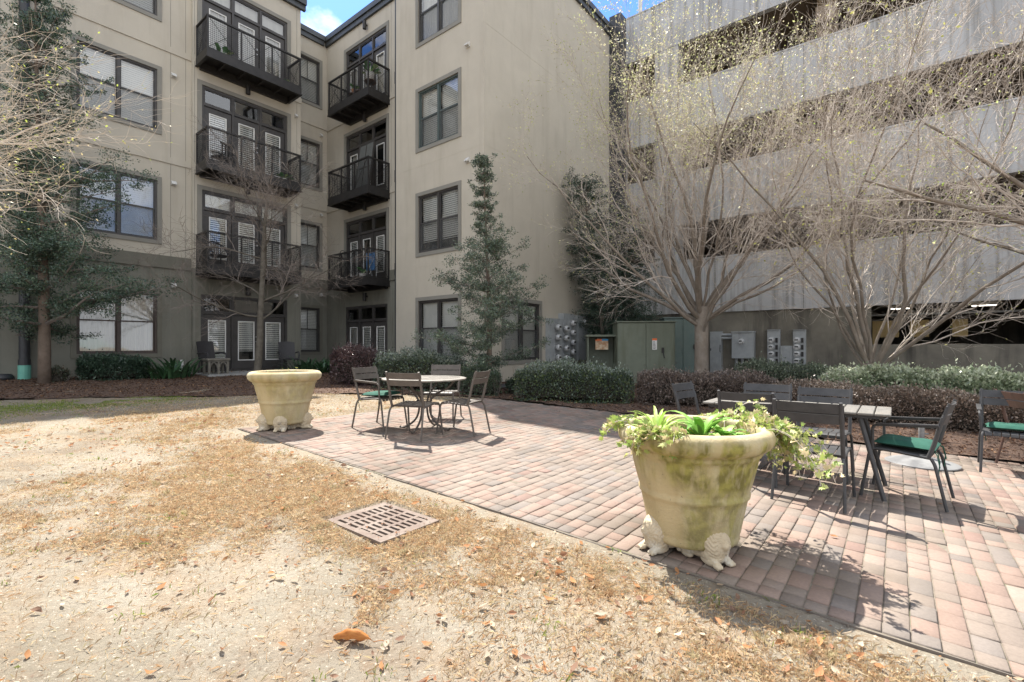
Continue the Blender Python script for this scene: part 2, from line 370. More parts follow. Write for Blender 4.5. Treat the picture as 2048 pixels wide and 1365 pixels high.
# one sheet reaching far out (coarse), with a fine inset where the courtyard lawn is seen
def far_ground():
    xs = [-600, -120, -40, -26, -17, -9.5, 6.5, 16, 40, 120, 600]; ys = [-600, -120, -40, -14, -4.5, 9.0, 18, 40, 120, 600]
    mb = MB()
    for i in range(len(xs) - 1):
        for j in range(len(ys) - 1):
            q = [(xs[i], ys[j]), (xs[i + 1], ys[j]), (xs[i + 1], ys[j + 1]), (xs[i], ys[j + 1])]
            mb.quad(*[(x, y, gz(x) - .03) for x, y in q])
    mb.build('ground', M['farsoil'], recalc=False, kind='structure')
far_ground()
def lawnz(X, Y):
    z = gzn(X) + .014 * nz2(X, Y, 1.1, 1) + .007 * nz2(X, Y, 5.0, 2) + .004 * nz2(X, Y, 14.0, 3)
    edge = np.clip(np.abs(Y - PY0) / .25, 0, 1); inlawn = (Y < PY0 + .01)
    z = np.where((np.abs(Y - PY0) < .25) & (X > PX0), gzn(X) - .002 + .005 * nz2(X, Y * .3, 6.0, 7) + (z - gzn(X)) * edge, z)
    # sinks below the paved patio and below the drain grate
    z = np.where((Y > PY0 + .01) & (X > PX0 + .02), gzn(X) - .03, z)
    gr = (X > -3.22) & (X < -2.54) & (Y > 1.84) & (Y < 2.38)
    return np.where(gr, gzn(X) - .05, z)
LAWN_ARGS = 0
lawn = grid_sheet('lawn', -16.0, 6.0, -4.0, 8.2, 520, 300, lawnz, M['lawn'], inside=lambda x, y: ~((x > PX0 + .1) & (y > PY0 + .1)), kind='structure')

# mulch beds
MULCH = [(-14.6, -6), (-13.2, -1), (-12.7, 1.0), (-11.9, 2.2), (-11.0, 3.6), (-10.2, 5.2), (-9.4, 6.2), (-8.3, 7.1), (-7.2, 7.7), (-6.2, 8.0)]
def in_mulch(x, y):
    xb = np.interp(y, [p[1] for p in MULCH], [p[0] for p in MULCH])
    xb = xb + .10 * np.sin(y * 2.1) + .05 * np.sin(y * 5.3)
    return ((x < xb) & (y < 8.0)) | (y > 8.0 + .04 * np.sin(x * 4))
def mulchz(X, Y): return gzn(X) + .022 + .02 * nz2(X, Y, 2.2, 4) + .010 * nz2(X, Y, 9.0, 5)
grid_sheet('mulch_bed', -18.6, 9.0, -6.0, 18.4, 460, 420, mulchz, M['mulch'], inside=in_mulch, kind='structure')
# concrete slab in front of the ground floor doors
mb = MB(); mb.box((-17.28, 5.3, gz(-17) - .2), (-15.4, 12, gz(-17) + .03)); mb.box((-15.4, 9.2, gz(-17) - .2), (-12.9, 10.83, gz(-17) + .02))
mb.build('patio_slab', M['slab'], kind='structure')

# ---------------------------------------------------------------- brick paving: every paver modelled
def paving():
    rows = []; W_ = .106; x = PX0
    pal = [((.385, .275, .22), 3.4), ((.42, .315, .255), 3.6), ((.34, .29, .24), 3.0), ((.285, .262, .235), 2.2), ((.35, .23, .19), .5), ((.31, .265, .22), 2.6), ((.43, .35, .29), 2.0)]
    pc = np.array([p[0] for p in pal]); pw = np.array([p[1] for p in pal]); pw /= pw.sum()
    V, F, C = [], [], []; n = 0
    while x < PX1:
        y = PY0 + .012 - random.choice([0, 0, 0, 0.0]); first = True
        yend = PY1 + .12 * math.sin(x * 1.3) + (0.5 if x > -.5 else 0) * min(1, max(0, (x + .5) / 1.5))
        yst = y
        while y < yend:
            L_ = .106 if first else random.choice([.106, .158, .158, .21])
            first = False
            g = .0022; b = .0055; x0, x1, y0, y1 = x + g, x + W_ - g, y + g, y + L_ - g
            dz = random.gauss(0, .0016) + .004 * noise.noise(Vector((x * .9, y * .9, 0))); tx, ty = random.gauss(0, .012), random.gauss(0, .012)
            def z(a, c): return gz(a) + .004 + dz + tx * (a - x) + ty * (c - y)
            j = lambda: random.uniform(-.0012, .0012)
            vs = [(x0 + j(), y0 + j()), (x1 + j(), y0 + j()), (x1 + j(), y1 + j()), (x0 + j(), y1 + j())]
            ins = [(x0 + b, y0 + b), (x1 - b, y0 + b), (x1 - b, y1 - b), (x0 + b, y1 - b)]
            V += [(p[0], p[1], z(*p) - .03) for p in vs] + [(p[0], p[1], z(*p) - .005) for p in vs] + [(p[0], p[1], z(*p)) for p in ins]
            F += [(n + 8, n + 9, n + 10, n + 11)]
            for k in range(4):
                q = (k + 1) % 4; F += [(n + k, n + q, n + 4 + q, n + 4 + k), (n + 4 + k, n + 4 + q, n + 8 + q, n + 8 + k)]
            # the near right corner keeps cleaner pink and grey pavers; a worn tan band crosses the middle
            p = pw.copy(); wear = math.exp(-((x + 2.4 - (y - 5) * .2) / 1.5) ** 2) * (1 if y > 3.6 else .35)
            p = p * (1 + np.array([-.6, -.5, 1.6, .9, -.9, 1.4, -.5]) * wear); p = np.clip(p, .01, None); p /= p.sum()
            c = pc[rng.choice(len(pc), p=p)] * random.uniform(.88, 1.12)
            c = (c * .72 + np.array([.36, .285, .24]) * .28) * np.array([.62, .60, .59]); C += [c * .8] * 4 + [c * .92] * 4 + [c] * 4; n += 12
            y += L_
        x += W_
    return npmesh('brick_patio', np.array(V), np.array(F), M['paver'], col=np.array(C), kind='structure')
paving()
grid_sheet('joint_sand', PX0 - .03, PX1, PY0, PY1 + .62, 120, 60, lambda X, Y: gzn(X) - .0035, M['sand'],
           inside=lambda x, y: y < PY1 + .12 * np.sin(x * 1.3) + .02 + np.clip((x + .5) / 1.5, 0, 1) * .5, kind='structure')
# black edging strip
mb = MB(); xs = np.arange(PX0 - .15, 7.4, .12)
for i in range(len(xs) - 1):
    a, b = float(xs[i]), float(xs[i + 1])
    def ey(x): return PY0 - .012 + .008 * math.sin(x * 1.7) + .004 * math.sin(x * 5.1)
    mb.add([(a, ey(a) - .005, gz(a) - .05), (a, ey(a) - .002, gz(a) - .05), (b, ey(b) - .002, gz(b) - .05), (b, ey(b) - .005, gz(b) - .05),
            (a, ey(a) - .005, gz(a) + .004), (a, ey(a) - .002, gz(a) + .005), (b, ey(b) - .002, gz(b) + .005), (b, ey(b) - .005, gz(b) + .004)],
           [(4, 5, 6, 7), (0, 4, 7, 3), (1, 2, 6, 5), (0, 1, 5, 4), (3, 7, 6, 2)])
    if i % 9 == 4: mb.tube([((a + b) / 2, ey(a) - .018, gz(a) - .06), ((a + b) / 2, ey(a) - .018, gz(a) + .013)], .006, 6)
mb.build('lawn_edging', M['edging'], label='dark metal strip edging the brick paving along the lawn', cat='edging')

# ---------------------------------------------------------------- dry grass, leaves, weeds
def outside_things(x, y):
    g = (x > -3.24) & (x < -2.54) & (y > 1.82) & (y < 2.40)
    return ~g
def scatter(n, x0, x1, y0, y1, dens):
    x = rng.uniform(x0, x1, n); y = rng.uniform(y0, y1, n); k = rng.random(n) < dens(x, y); return x[k], y[k]
def vis(x, y, m=120):
    "keeps what lies near the photograph's field of view"
    d = -x * ST + y * CT; xx = x * CT + y * ST; px = CX + FPX * xx / np.maximum(d, .01)
    return (d > 1.2) & (px > -m - 500 / np.maximum(d, .3)) & (px < 2048 + m + 500 / np.maximum(d, .3))
def lawn_area(x, y): return ((y < PY0 - .03) | (x < PX0 - .05)) & ~in_mulch(x, y) & outside_things(x, y)
def blades(x, y, h, w, col, name, label, lay=.9):
    n = len(x); z = lawnz(x, y); a = rng.uniform(0, 2 * np.pi, n); hh = h * rng.uniform(.4, 1.35, n)
    lean = np.abs(rng.normal(0, lay, n)).clip(0, 2.2); dx, dy = np.cos(a), np.sin(a)
    wx, wy = -dy * w / 2, dx * w / 2
    b0 = np.stack([x - wx, y - wy, z], 1); b1 = np.stack([x + wx, y + wy, z], 1)
    m_ = np.stack([x + dx * hh * .35 * lean, y + dy * hh * .35 * lean, z + hh * .6 / (1 + lean * .5)], 1)
    tp = np.stack([x + dx * hh * lean * .95, y + dy * hh * lean * .95, z + hh / (1 + lean * 1.6) + .002], 1)
    v = np.stack([b0, b1, m_ + np.stack([wx, wy, wx * 0], 1) * .7, tp], 1).reshape(-1, 3)
    return npmesh(name, v, np.arange(4 * n).reshape(n, 4), M['dryleaf'], col=np.repeat(col * np.array([.84, .78, .68]), 4, 0), label=label, cat='grass', kind='stuff')
def gdens(x, y):
    d = np.hypot(x, y); fl = np.where((x < -1.2 + .3 * np.sin(y * 3)) & (y < 1.6), .025, .12); base = nz2(x, y, .8, 6) * .75 + nz2(x, y, 2.2, 8) * .45 + nz2(x, y, 6, 9) * .35
    px = CX + FPX * (x * CT + y * ST) / np.maximum(-x * ST + y * CT, .1)
    e = np.exp(-((y - 2.3) / .55) ** 2) * .45 + .25 * np.clip((x + 3.4) / 1.5, 0, 1) + np.exp(-((y - 2.0) ** 2 / 1.5 + (x + 4.6) ** 2 / 2.5)) * .75
    near_edge = np.where(x > PX0, np.clip((PY0 - .06 - y) / .28, 0, 1), 1)     # sandy margin beside the paving
    nb = np.where(x > -1.2, 1, near_edge)
    return lawn_area(x, y) * vis(x, y) * np.clip((base + e - .16) * (.7 + .5 * nz2(x, y, 11, 51)), fl, .8) * np.where(x > PX0, np.clip((PY0 - .10 - y) / .2, 0, 1), 1)
straw = np.array([(.66, .52, .36), (.58, .43, .29), (.70, .61, .46), (.48, .33, .21), (.52, .47, .32), (.38, .30, .22)])
x, y = scatter(6000000, -11, 3.5, -3, 7.6, gdens)
kk = np.hypot(x, y); keep = rng.random(len(x)) < np.clip(2.6 / kk, .16, 1) ** 1.2; x, y = x[keep], y[keep]
print('blades', len(x)); blades(x, y, .030, .0023, straw[rng.integers(0, 6, len(x))] * rng.uniform(.85, 1.35, (len(x), 1)), 'dry_grass', 'straw-coloured dormant grass on the bare lawn')
tq = scatter(9000, -9, 3, -2, 7, lambda x, y: np.clip(gdens(x, y) * 1.3 - .12, 0, 1) * .5); tn = 34
tx = np.repeat(tq[0], tn) + rng.normal(0, .016, len(tq[0]) * tn); ty = np.repeat(tq[1], tn) + rng.normal(0, .016, len(tq[0]) * tn); okk = lawn_area(tx, ty) & (ty < PY0 - .05) | (tx < PX0 - .1); tx, ty = tx[okk], ty[okk]; print('tufts', len(tx))
blades(tx, ty, .046, .0026, np.repeat(straw[rng.integers(0, 5, len(tq[0]))], tn, 0)[okk] * rng.uniform(.85, 1.2, (len(tx), 1)), 'dry_grass_tufts', 'small upright tufts of orange-straw dormant grass on the lawn', .45)
def gd2(x, y):
    return lawn_area(x, y) * vis(x, y) * (np.clip((nz2(x, y, 3.1, 12) * .6 + nz2(x, y, 8, 3) * .5) - .38, 0, 1) * .9 + np.exp(-((x + 11.2 - (y - 3) * -.1) ** 2) / .35) * (y < 3.9) * 1.0 * (nz2(x, y, 1.2, 5) > -.3))
x, y = scatter(480000, -13, 3.5, -3, 7.6, gd2)
blades(x, y, .035, .005, np.array([(.24, .34, .07), (.34, .40, .12), (.18, .30, .06)])[rng.integers(0, 3, len(x))] * rng.uniform(.7, 1.2, (len(x), 1)), 'green_grass', 'sparse fresh green grass sprouting on the lawn', .6)

def curled(x, y, z, size, cols, wid=.5, tilt=.5):
    "dead leaves: six-vertex folded curled blades"
    n = len(x); a = rng.uniform(0, 2 * np.pi, n); s = size * np.clip(np.exp(rng.normal(-.35, .42, n)), .25, 1.5)
    D = unit(np.stack([np.cos(a), np.sin(a), rng.normal(0, tilt * .5, n)], 1)); N = unit(np.stack([rng.normal(0, tilt, n), rng.normal(0, tilt, n), np.ones(n)], 1))
    A = unit(np.cross(N, D)); N = np.cross(D, A); P = np.stack([x, y, z + s * .12], 1); s = s[:, None]; cu = rng.uniform(.0, .35, (n, 1))
    p0 = P - D * s * .5 + N * s * cu * .6; p5 = P + D * s * .5 + N * s * cu
    m1 = P - D * s * .12; m2 = P + D * s * .18
    w = s * wid * .5; up = N * s * rng.uniform(.02, .3, (n, 1))
    l1 = m1 + A * w + up; l2 = m2 + A * w * .8 + up; r1 = m1 - A * w + up * .6; r2 = m2 - A * w * .8 + up * .6
    v = np.stack([p0, r1, m1, l1, r2, m2, l2, p5], 1).reshape(-1, 3); b = (np.arange(n) * 8)[:, None]
    f = np.concatenate([b + np.array([[0, 1, 2, 2]]), b + np.array([[0, 2, 3, 3]]), b + np.array([[1, 4, 5, 2]]), b + np.array([[2, 5, 6, 3]]), b + np.array([[4, 7, 5, 5]]), b + np.array([[5, 7, 6, 6]])])
    tri = f[:, 2] == f[:, 3]; q = f[~tri]; t = f[tri][:, :3]
    allf = np.concatenate([t, q[:, [0, 1, 2]], q[:, [0, 2, 3]]])
    return v, allf, np.repeat(cols, 8, 0)
dead = np.array([(.40, .20, .10), (.32, .17, .10), (.50, .38, .26), (.26, .16, .11), (.50, .42, .32), (.40, .20, .09), (.44, .36, .27)])
def ld(x, y):
    return lawn_area(x, y) * vis(x, y) * np.clip(nz2(x, y, 1.6, 21) * .5 + .25 + np.exp(-((y - 2.25) / .5) ** 2) * .4 + .5 * np.clip((x + 2.6) / 1.5, 0, 1), .04, 1)
x, y = scatter(19000, -9, 3, -2, 7, ld); c = dead[rng.integers(0, 7, len(x))] * rng.uniform(.8, 1.2, (len(x), 1))
v, f, c = curled(x, y, lawnz(x, y) + .006, .046, c, .45)
npmesh('fallen_leaves', v, f, M['dryleaf'], col=c, label='scattered small brown dead leaves on the lawn', cat='leaves', kind='stuff')
x, y = scatter(30, PX0, 4, PY0, PY1, lambda x, y: vis(x, y) * 1.0)
v, f, c = curled(x, y, gzn(x) + .006, .035, dead[rng.integers(0, 6, len(x))], .5, .2)
npmesh('patio_leaves', v, f, M['dryleaf'], col=c, label='few dry leaf scraps lying on the brick paving', cat='leaves', kind='stuff')
# thatch tint of the soil below the grass, and brown disturbed patches
_me = lawn.data; _co = np.empty(len(_me.vertices) * 3, np.float32); _me.vertices.foreach_get('co', _co); _co = _co.reshape(-1, 3)
_g = np.clip(gdens(_co[:, 0], _co[:, 1]) * 1.1, 0, 1)[:, None]; _p = np.clip(nz2(_co[:, 0], _co[:, 1], 1.3, 41) * .8 + nz2(_co[:, 0], _co[:, 1], 4.3, 42) * .5 - .15, 0, 1)[:, None] * .6
_c = np.ones((len(_co), 4), np.float32); _c[:, :3] = (1 - _g * np.array([[.16, .24, .33]])) * (1 - _p * np.array([[.42, .52, .55]]))
_a = _me.attributes.new('col', 'FLOAT_COLOR', 'POINT'); _a.data.foreach_set('color', _c.ravel())
def md(x, y): return in_mulch(x, y) * vis(x, y) * (y < 13) * np.where(y > 8, .9, .8)
x, y = scatter(95000, -17.2, 4, -1, 13, md)
mc = np.array([(.13, .07, .045), (.09, .05, .035), (.20, .13, .09), (.28, .17, .10), (.07, .045, .035)])
lit = (x > -1.5)
v, f, c = curled(x, y, mulchz(x, y), .05, mc[rng.integers(0, 5, len(x))] * rng.uniform(.7, 1.4, (len(x), 1)), .33, .6)
npmesh('mulch_chips', v, f, M['dryleaf'], col=c, label='brown bark chips and leaf litter in the planting beds', cat='mulch', kind='stuff')
# soil crumbs and pebbles on the bare soil
x, y = scatter(26000, -7, 3, -2, 2.7, lambda x, y: lawn_area(x, y) * vis(x, y) * np.clip(.25 + .6 * nz2(x, y, 2.2, 31), .03, 1))
n = len(x); s = rng.uniform(.002, .008, n) * rng.choice([1, 1, 1, 1.8], n); z = lawnz(x, y); P = np.stack([x, y, z], 1)
off = np.array([(1, 0, -.2), (-.5, .87, -.2), (-.5, -.87, -.2), (0, 0, .8)])
v = (P[:, None] + off[None] * s[:, None, None] * rng.uniform(.6, 1.3, (n, 4, 1))).reshape(-1, 3); b = (np.arange(n) * 4)[:, None]
f = np.concatenate([b + np.array([[0, 1, 3]]), b + np.array([[1, 2, 3]]), b + np.array([[2, 0, 3]])])
npmesh('soil_crumbs', v, f, M['dryleaf'], col=np.repeat(np.array([(.30, .24, .17), (.22, .165, .12), (.42, .36, .27)])[rng.integers(0, 3, n)], 4, 0), label='small soil crumbs and pebbles on the bare ground', cat='soil', kind='stuff')
# the large curled orange leaf in front
def big_leaf():
    c = gp(708, 1283); a0 = cdir(1, 0)      # across the picture
    mb = MB(); n = 16; m_ = 6; vs = []
    for i in range(n + 1):
        t = i / n; w = .034 * math.sin(math.pi * min(1, t * 1.05 + .03)) ** .7 * (1 if t < .7 else 1 - (t - .7) * 1.6)
        for j in range(m_ + 1):
            s = (j / m_ - .5) * 2
            u = -.10 + .20 * t; arch = .05 * math.sin(math.pi * (t * .95 + .02)) + .006
            vs.append((u, s * w * .75 + .01 * math.sin(t * 3), arch + (abs(s) ** 1.5) * w * -.85 + .003 * math.sin(t * 21 + s * 4)))
    fs = []
    for i in range(n):
        for j in range(m_): q = i * (m_ + 1) + j; fs.append((q, q + 1, q + m_ + 2, q + m_ + 1))
    mb.add(vs, fs); mb.tube([(.095, .003, .012), (.13, .01, .02), (.155, .012, .012)], .0016, 5)
    m = pm('orange_leaf', (.46, .20, .05), (.36, .13, .03), 30, rough=.6, trans=.35, mscale=(1, 6, 1))
    o = mb.build('curled_leaf', m, smooth=True, recalc=False, label='large curled orange leaf lying on the lawn in the foreground', cat='leaf')
    o.location = c; o.rotation_euler = (R(18), 0, TH - .25)
big_leaf()

# drain grate: plate with real slots over a pit
def grate():
    x0, x1, y0, y1 = -3.20, -2.56, 1.86, 2.36; zt = gz((x0 + x1) / 2) + .002
    root = empty('drain_grate', ((x0 + x1) / 2, (y0 + y1) / 2, zt), 0, 'rusty slotted iron drain grate set in the bare lawn', 'drain grate')
    Lx, Ly = x1 - x0, y1 - y0; mb = MB(); nr, nc = 4, 9; mx_, my_ = .055, .03
    rw = (Lx - 2 * mx_) / nr; cwid = (Ly - 2 * my_) / nc
    xs = [-Lx / 2]; ys = [-Ly / 2]
    for r in range(nr): xs += [-Lx / 2 + mx_ + r * rw + .014, -Lx / 2 + mx_ + (r + 1) * rw - .014]
    xs.append(Lx / 2)
    for c in range(nc): ys += [-Ly / 2 + my_ + c * cwid + .012, -Ly / 2 + my_ + (c + 1) * cwid - .012]
    ys.append(Ly / 2)
    for i in range(len(xs) - 1):
        for j in range(len(ys) - 1):
            hole = (i % 2 == 1) and (j % 2 == 1)
            blocked = (i == 1 and j in (3,)) or (i == 7 and j in (1, 17)) or (i == 5 and j == 1)
            a, b, c, d = xs[i], xs[i + 1], ys[j], ys[j + 1]
            if hole and not blocked:
                for q in (((a, c), (a, d)), ((a, d), (b, d)), ((b, d), (b, c)), ((b, c), (a, c))):
                    (p0, p1), (q0, q1) = q; mb.quad((p0, p1, 0), (q0, q1, 0), (q0, q1, -.022), (p0, p1, -.022))
            else: mb.quad((a, c, 0 if not blocked else -.006), (b, c, 0 if not blocked else -.006), (b, d, 0 if not blocked else -.006), (a, d, 0 if not blocked else -.006))
    for q in (((-Lx / 2, -Ly / 2), (Lx / 2, -Ly / 2)), ((Lx / 2, -Ly / 2), (Lx / 2, Ly / 2)), ((Lx / 2, Ly / 2), (-Lx / 2, Ly / 2)), ((-Lx / 2, Ly / 2), (-Lx / 2, -Ly / 2))):
        (p0, p1), (q0, q1) = q; mb.quad((p0, p1, 0), (q0, q1, 0), (q0, q1, -.03), (p0, p1, -.03))
    o = mb.build('grate_plate', M['grate'], root, recalc=False)
    mb = MB(); mb.box((-Lx / 2 + .01, -Ly / 2 + .01, -.04), (Lx / 2 - .01, Ly / 2 - .01, -.035)); mb.build('grate_pit', M['pit'], root)
grate()
x, y = rng.uniform(-3.2, -2.56, 60), rng.uniform(1.86, 2.36, 60); v, f, c = curled(x, y, np.full(60, gz(-2.9) + .008), .022, dead[rng.integers(0, 4, 60)] * .8, .45, .3)
npmesh('grate_litter', v, f, M['dryleaf'], col=c, label='leaf scraps lying on the drain grate', cat='leaves', kind='stuff')
# ================================================================ apartment building
XA, XBAY, XREC, YB, YC, XD, YDE = -17.4, -17.26, -18.6, 10.83, 10.0, -9.02, 17.5
S1, S2, S3, ROOF = 3.76, 6.97, 10.37, 14.0
apt = empty('apartment_building', (-17.4, 5, 0), 0, 'four-storey tan stucco apartment building with dark balconies around the courtyard corner', 'building')
APT_INV = Matrix.Translation(-apt.location)
def frX(x0): return lambda u, n, z: (x0 + n, u, z)          # facade facing +X, u runs along Y
def frY(y0): return lambda u, n, z: (u, y0 - n, z)          # facade facing -Y, u runs along X
def fin(o):                                                # world-built part under the building
    o.location = -Vector(o.parent.location) if o.parent is apt else (0, 0, 0); return o
def part(mb, name, mats, parent=apt, **kw):
    o = mb.build(name, mats, parent, **kw)
    if parent is apt: o.location = -apt.location
    return o
HOLES = {'A': [], 'BAY': [], 'REC': [], 'B': [], 'C': [], 'D': []}
FR = {'A': frX(XA), 'BAY': frX(XBAY), 'REC': frX(XREC), 'B': frY(YB), 'C': frY(YC), 'D': frX(XD)}
def frame_bars(mb, u0, u1, z0, z1, w, n0, n1):
    mb.box((u0, n0, z0), (u0 + w, n1, z1)); mb.box((u1 - w, n0, z0), (u1, n1, z1))
    mb.box((u0 + w, n0, z0), (u1 - w, n1, z0 + w)); mb.box((u0 + w, n0, z1 - w), (u1 - w, n1, z1))
def slats(mb, u0, u1, z0, z1, n, pitch=.05, tilt=.6, sag=0, opn=0):
    z = z1
    mb.box((u0, n - .02, z1 - .03), (u1, n + .012, z1)); z = z1 - .045
    while z > z0:
        hh = pitch * (1.04 - opn); mb.quad((u0, n + .010, z), (u1, n + .010, z), (u1, n - .006, z + hh), (u0, n - .006, z + hh)); z -= pitch
    mb.box((u0, n - .014, z0 - .02), (u1, n + .014, z0))
    for u in (u0 + .12, u1 - .12): mb.box((u - .002, n + .013, z0), (u + .002, n + .016, z1))
def window(fk, u0, u1, z0, z1, lights=2, tw=.115, fm='frame', tm='trim', blinds=1.0, kind='blind', low=None, screen=True, muntin=False, tilt=.6):
    "double hung window; u0..z1 is the outer edge of the stucco trim"
    f = FR[fk]; a, b, c, d = u0 + tw, u1 - tw, z0 + tw, z1 - tw
    HOLES[fk].append((a, b, c, d))
    mb = MB(f); frame_bars(mb, a, b, c, d, .05, -.10, -.015)
    lw = (b - a - .10 - (.07 if lights == 2 else 0)) / lights; spans = []
    for i in range(lights):
        s0 = a + .05 + i * (lw + .07); spans.append((s0, s0 + lw))
    if lights == 2: mb.box((spans[0][1], -.10, c + .05), (spans[1][0], -.01, d - .05))
    mid = (c + d) / 2 + .02
    for s0, s1 in spans:
        frame_bars(mb, s0, s1, mid, d - .05, .032, -.075, -.045)
        frame_bars(mb, s0, s1, c + .05, mid + .035, .034, -.105, -.076)
        mb.box((s0, -.074, mid - .004), (s1, -.036, mid + .034))
        if muntin: mb.box(((s0 + s1) / 2 - .012, -.062, mid + .034), ((s0 + s1) / 2 + .012, -.052, d - .08))
    w = part(mb, 'window', M[fm])
    mb = MB(f)
    frame_bars(mb, u0, u1, z0, z1, tw, -.004, .028); w2 = part(mb, 'window_trim', M[tm], w)
    mb = MB(f)
    for s0, s1 in spans:
        mb.quad((s0 + .03, -.058, mid + .03), (s1 - .03, -.058, mid + .03), (s1 - .03, -.058, d - .08), (s0 + .03, -.058, d - .08))
        mb.quad((s0 + .03, -.09, c + .08), (s1 - .03, -.09, c + .08), (s1 - .03, -.09, mid), (s0 + .03, -.09, mid))
    part(mb, 'pane', M['glass'], w, recalc=False)
    mb = MB(f)
    if kind == 'blind':
        for i, (s0, s1) in enumerate(spans):
            zb = c + .06 if blinds >= 1 else d - .06 - (d - c - .12) * (blinds if not isinstance(blinds, tuple) else blinds[i])
            slats(mb, s0, s1, zb, d - .05, -.16, opn=.16 if fk == 'REC' or blinds < 1 else 0, pitch=.062)
        part(mb, 'blind', M['blind'], w, recalc=False)
    else:
        for s0, s1 in spans:
            n = 26
            for i in range(n):
                t0, t1 = i / n, (i + 1) / n; w0, w1 = .02 * math.sin(i * 1.9), .02 * math.sin((i + 1) * 1.9)
                mb.quad((s0 + (s1 - s0) * t0, -.19 + w0, c), (s0 + (s1 - s0) * t1, -.19 + w1, c), (s0 + (s1 - s0) * t1, -.19 + w1, d), (s0 + (s1 - s0) * t0, -.19 + w0, d))
        part(mb, 'curtain', M['curtain'], w, recalc=False)
    if screen:
        mb = MB(f); sm = M['screenmesh']
        for s0, s1 in spans: mb.quad((s0 + .01, -.028, c + .055), (s1 - .01, -.028, c + .055), (s1 - .01, -.028, mid), (s0 + .01, -.028, mid))
        part(mb, 'insect_screen', sm, w, recalc=False)
    return w
def screenmat():
    m, t, b = _mat('insect_screen_mesh'); L = t.links; o = t.nodes['Material Output']; ms = t.nodes.new('ShaderNodeMixShader'); ms.inputs[0].default_value = .3
    tr = t.nodes.new('ShaderNodeBsdfTransparent'); b.inputs['Base Color'].default_value = (.09, .095, .095, 1); b.inputs['Roughness'].default_value = .8
    L.new(tr.outputs[0], ms.inputs[1]); L.new(b.outputs[0], ms.inputs[2]); L.new(ms.outputs[0], o.inputs[0]); return m
M['screenmesh'] = screenmat()
def doors(fk, u0, u1, z0, z1, tw=.13, tm='trim', kinds=('blind', 'blind', 'blind'), trim=True, handle=1, tr_h=.48, tcur=None):
    f = FR[fk]; a, b, c, d = (u0 + tw, u1 - tw, z0, z1 - tw) if trim else (u0, u1, z0, z1)
    HOLES[fk].append((a, b, c, d)); n = 3; pw = .06
    mb = MB(f); frame_bars(mb, a, b, c, d, .07, -.13, -.01)
    bw = (b - a - .14 - 2 * pw) / 3; tz = d - .07 - tr_h
    bays = [(a + .07 + i * (bw + pw), a + .07 + i * (bw + pw) + bw) for i in range(3)]
    for i in (0, 1): mb.box((bays[i][1], -.12, c + .07), (bays[i + 1][0], -.005, d - .07))
    for s0, s1 in bays: mb.box((s0, -.12, tz - .07), (s1, -.012, tz))
    fo = part(mb, 'door_frame', M['frame'])
    if trim:
        mb = MB(f); mb.box((u0, -.004, z0), (u0 + tw, .028, z1)); mb.box((u1 - tw, -.004, z0), (u1, .028, z1)); mb.box((u0 + tw, -.004, z1 - tw), (u1 - tw, .028, z1))
        part(mb, 'door_trim', M[tm], fo)
    for i, (s0, s1) in enumerate(bays):
        mb = MB(f); frame_bars(mb, s0, s1, tz, d - .07, .035, -.09, -.03); t = part(mb, 'transom_window', M['frame'])
        mb = MB(f); mb.quad((s0 + .03, -.06, tz + .03), (s1 - .03, -.06, tz + .03), (s1 - .03, -.06, d - .1), (s0 + .03, -.06, d - .1)); part(mb, 'pane', M['glass'], t, recalc=False)
        if tcur:
            mb = MB(f); slats(mb, s0 + .02, s1 - .02, tz + .06, d - .08, -.15) if tcur == 'blind' else mb.quad((s0, -.16, tz), (s1, -.16, tz), (s1, -.16, d), (s0, -.16, d))
            part(mb, 'blind' if tcur == 'blind' else 'curtain', M['blind' if tcur == 'blind' else 'curtain'], t, recalc=False)
        # door leaf with white glazing bead
        g0, g1, h0, h1 = s0 + .155, s1 - .155, c + .36, tz - .26
        mb = MB(f)
        mb.box((s0 + .01, -.10, c + .08), (g0, -.055, tz - .08)); mb.box((g1, -.10, c + .08), (s1 - .01, -.055, tz - .08))
        mb.box((g0, -.10, c + .08), (g1, -.055, h0)); mb.box((g0, -.10, h1), (g1, -.055, tz - .08))
        lf = part(mb, 'door', M['frame'])
        mb = MB(f); frame_bars(mb, g0, g1, h0, h1, .028, -.09, -.045); part(mb, 'glazing_bead', M['white'], lf)
        mb = MB(f); mb.quad((g0 + .02, -.07, h0 + .02), (g1 - .02, -.07, h0 + .02), (g1 - .02, -.07, h1 - .02), (g0 + .02, -.07, h1 - .02)); part(mb, 'pane', M['glass'], lf, recalc=False)
        k = kinds[i]
        if k == 'blind':
            mb = MB(f); slats(mb, g0 + .02, g1 - .02, h0 + .03, h1 - .03, -.12, .068, opn=.34); part(mb, 'blind', M['blind'], lf, recalc=False)
        elif k == 'low':
            mb = MB(f); slats(mb, g0 + .02, g1 - .02, h0 + .33, h1 - .03, -.12, .068, opn=.34); part(mb, 'blind', M['blind'], lf, recalc=False)
        elif k == 'curtain':
            mb = MB(f)
            for j in range(12):
                w0, w1 = .02 * math.sin(j * 2.1), .02 * math.sin((j + 1) * 2.1); q0, q1 = g0 + (g1 - g0) * j / 12, g0 + (g1 - g0) * (j + 1) / 12
                mb.quad((q0, -.15 + w0, h0), (q1, -.15 + w1, h0), (q1, -.15 + w1, h1), (q0, -.15 + w0, h1))
            part(mb, 'curtain', M['curtain'], lf, recalc=False)
        if i == handle:
            mb = MB(f)
            for hz in (1.0, 1.16): mb.tube([(s1 - .09, -.055, c + hz), (s1 - .09, 0, c + hz)], .028, 10)
            part(mb, 'handle', M['chrome'], lf)
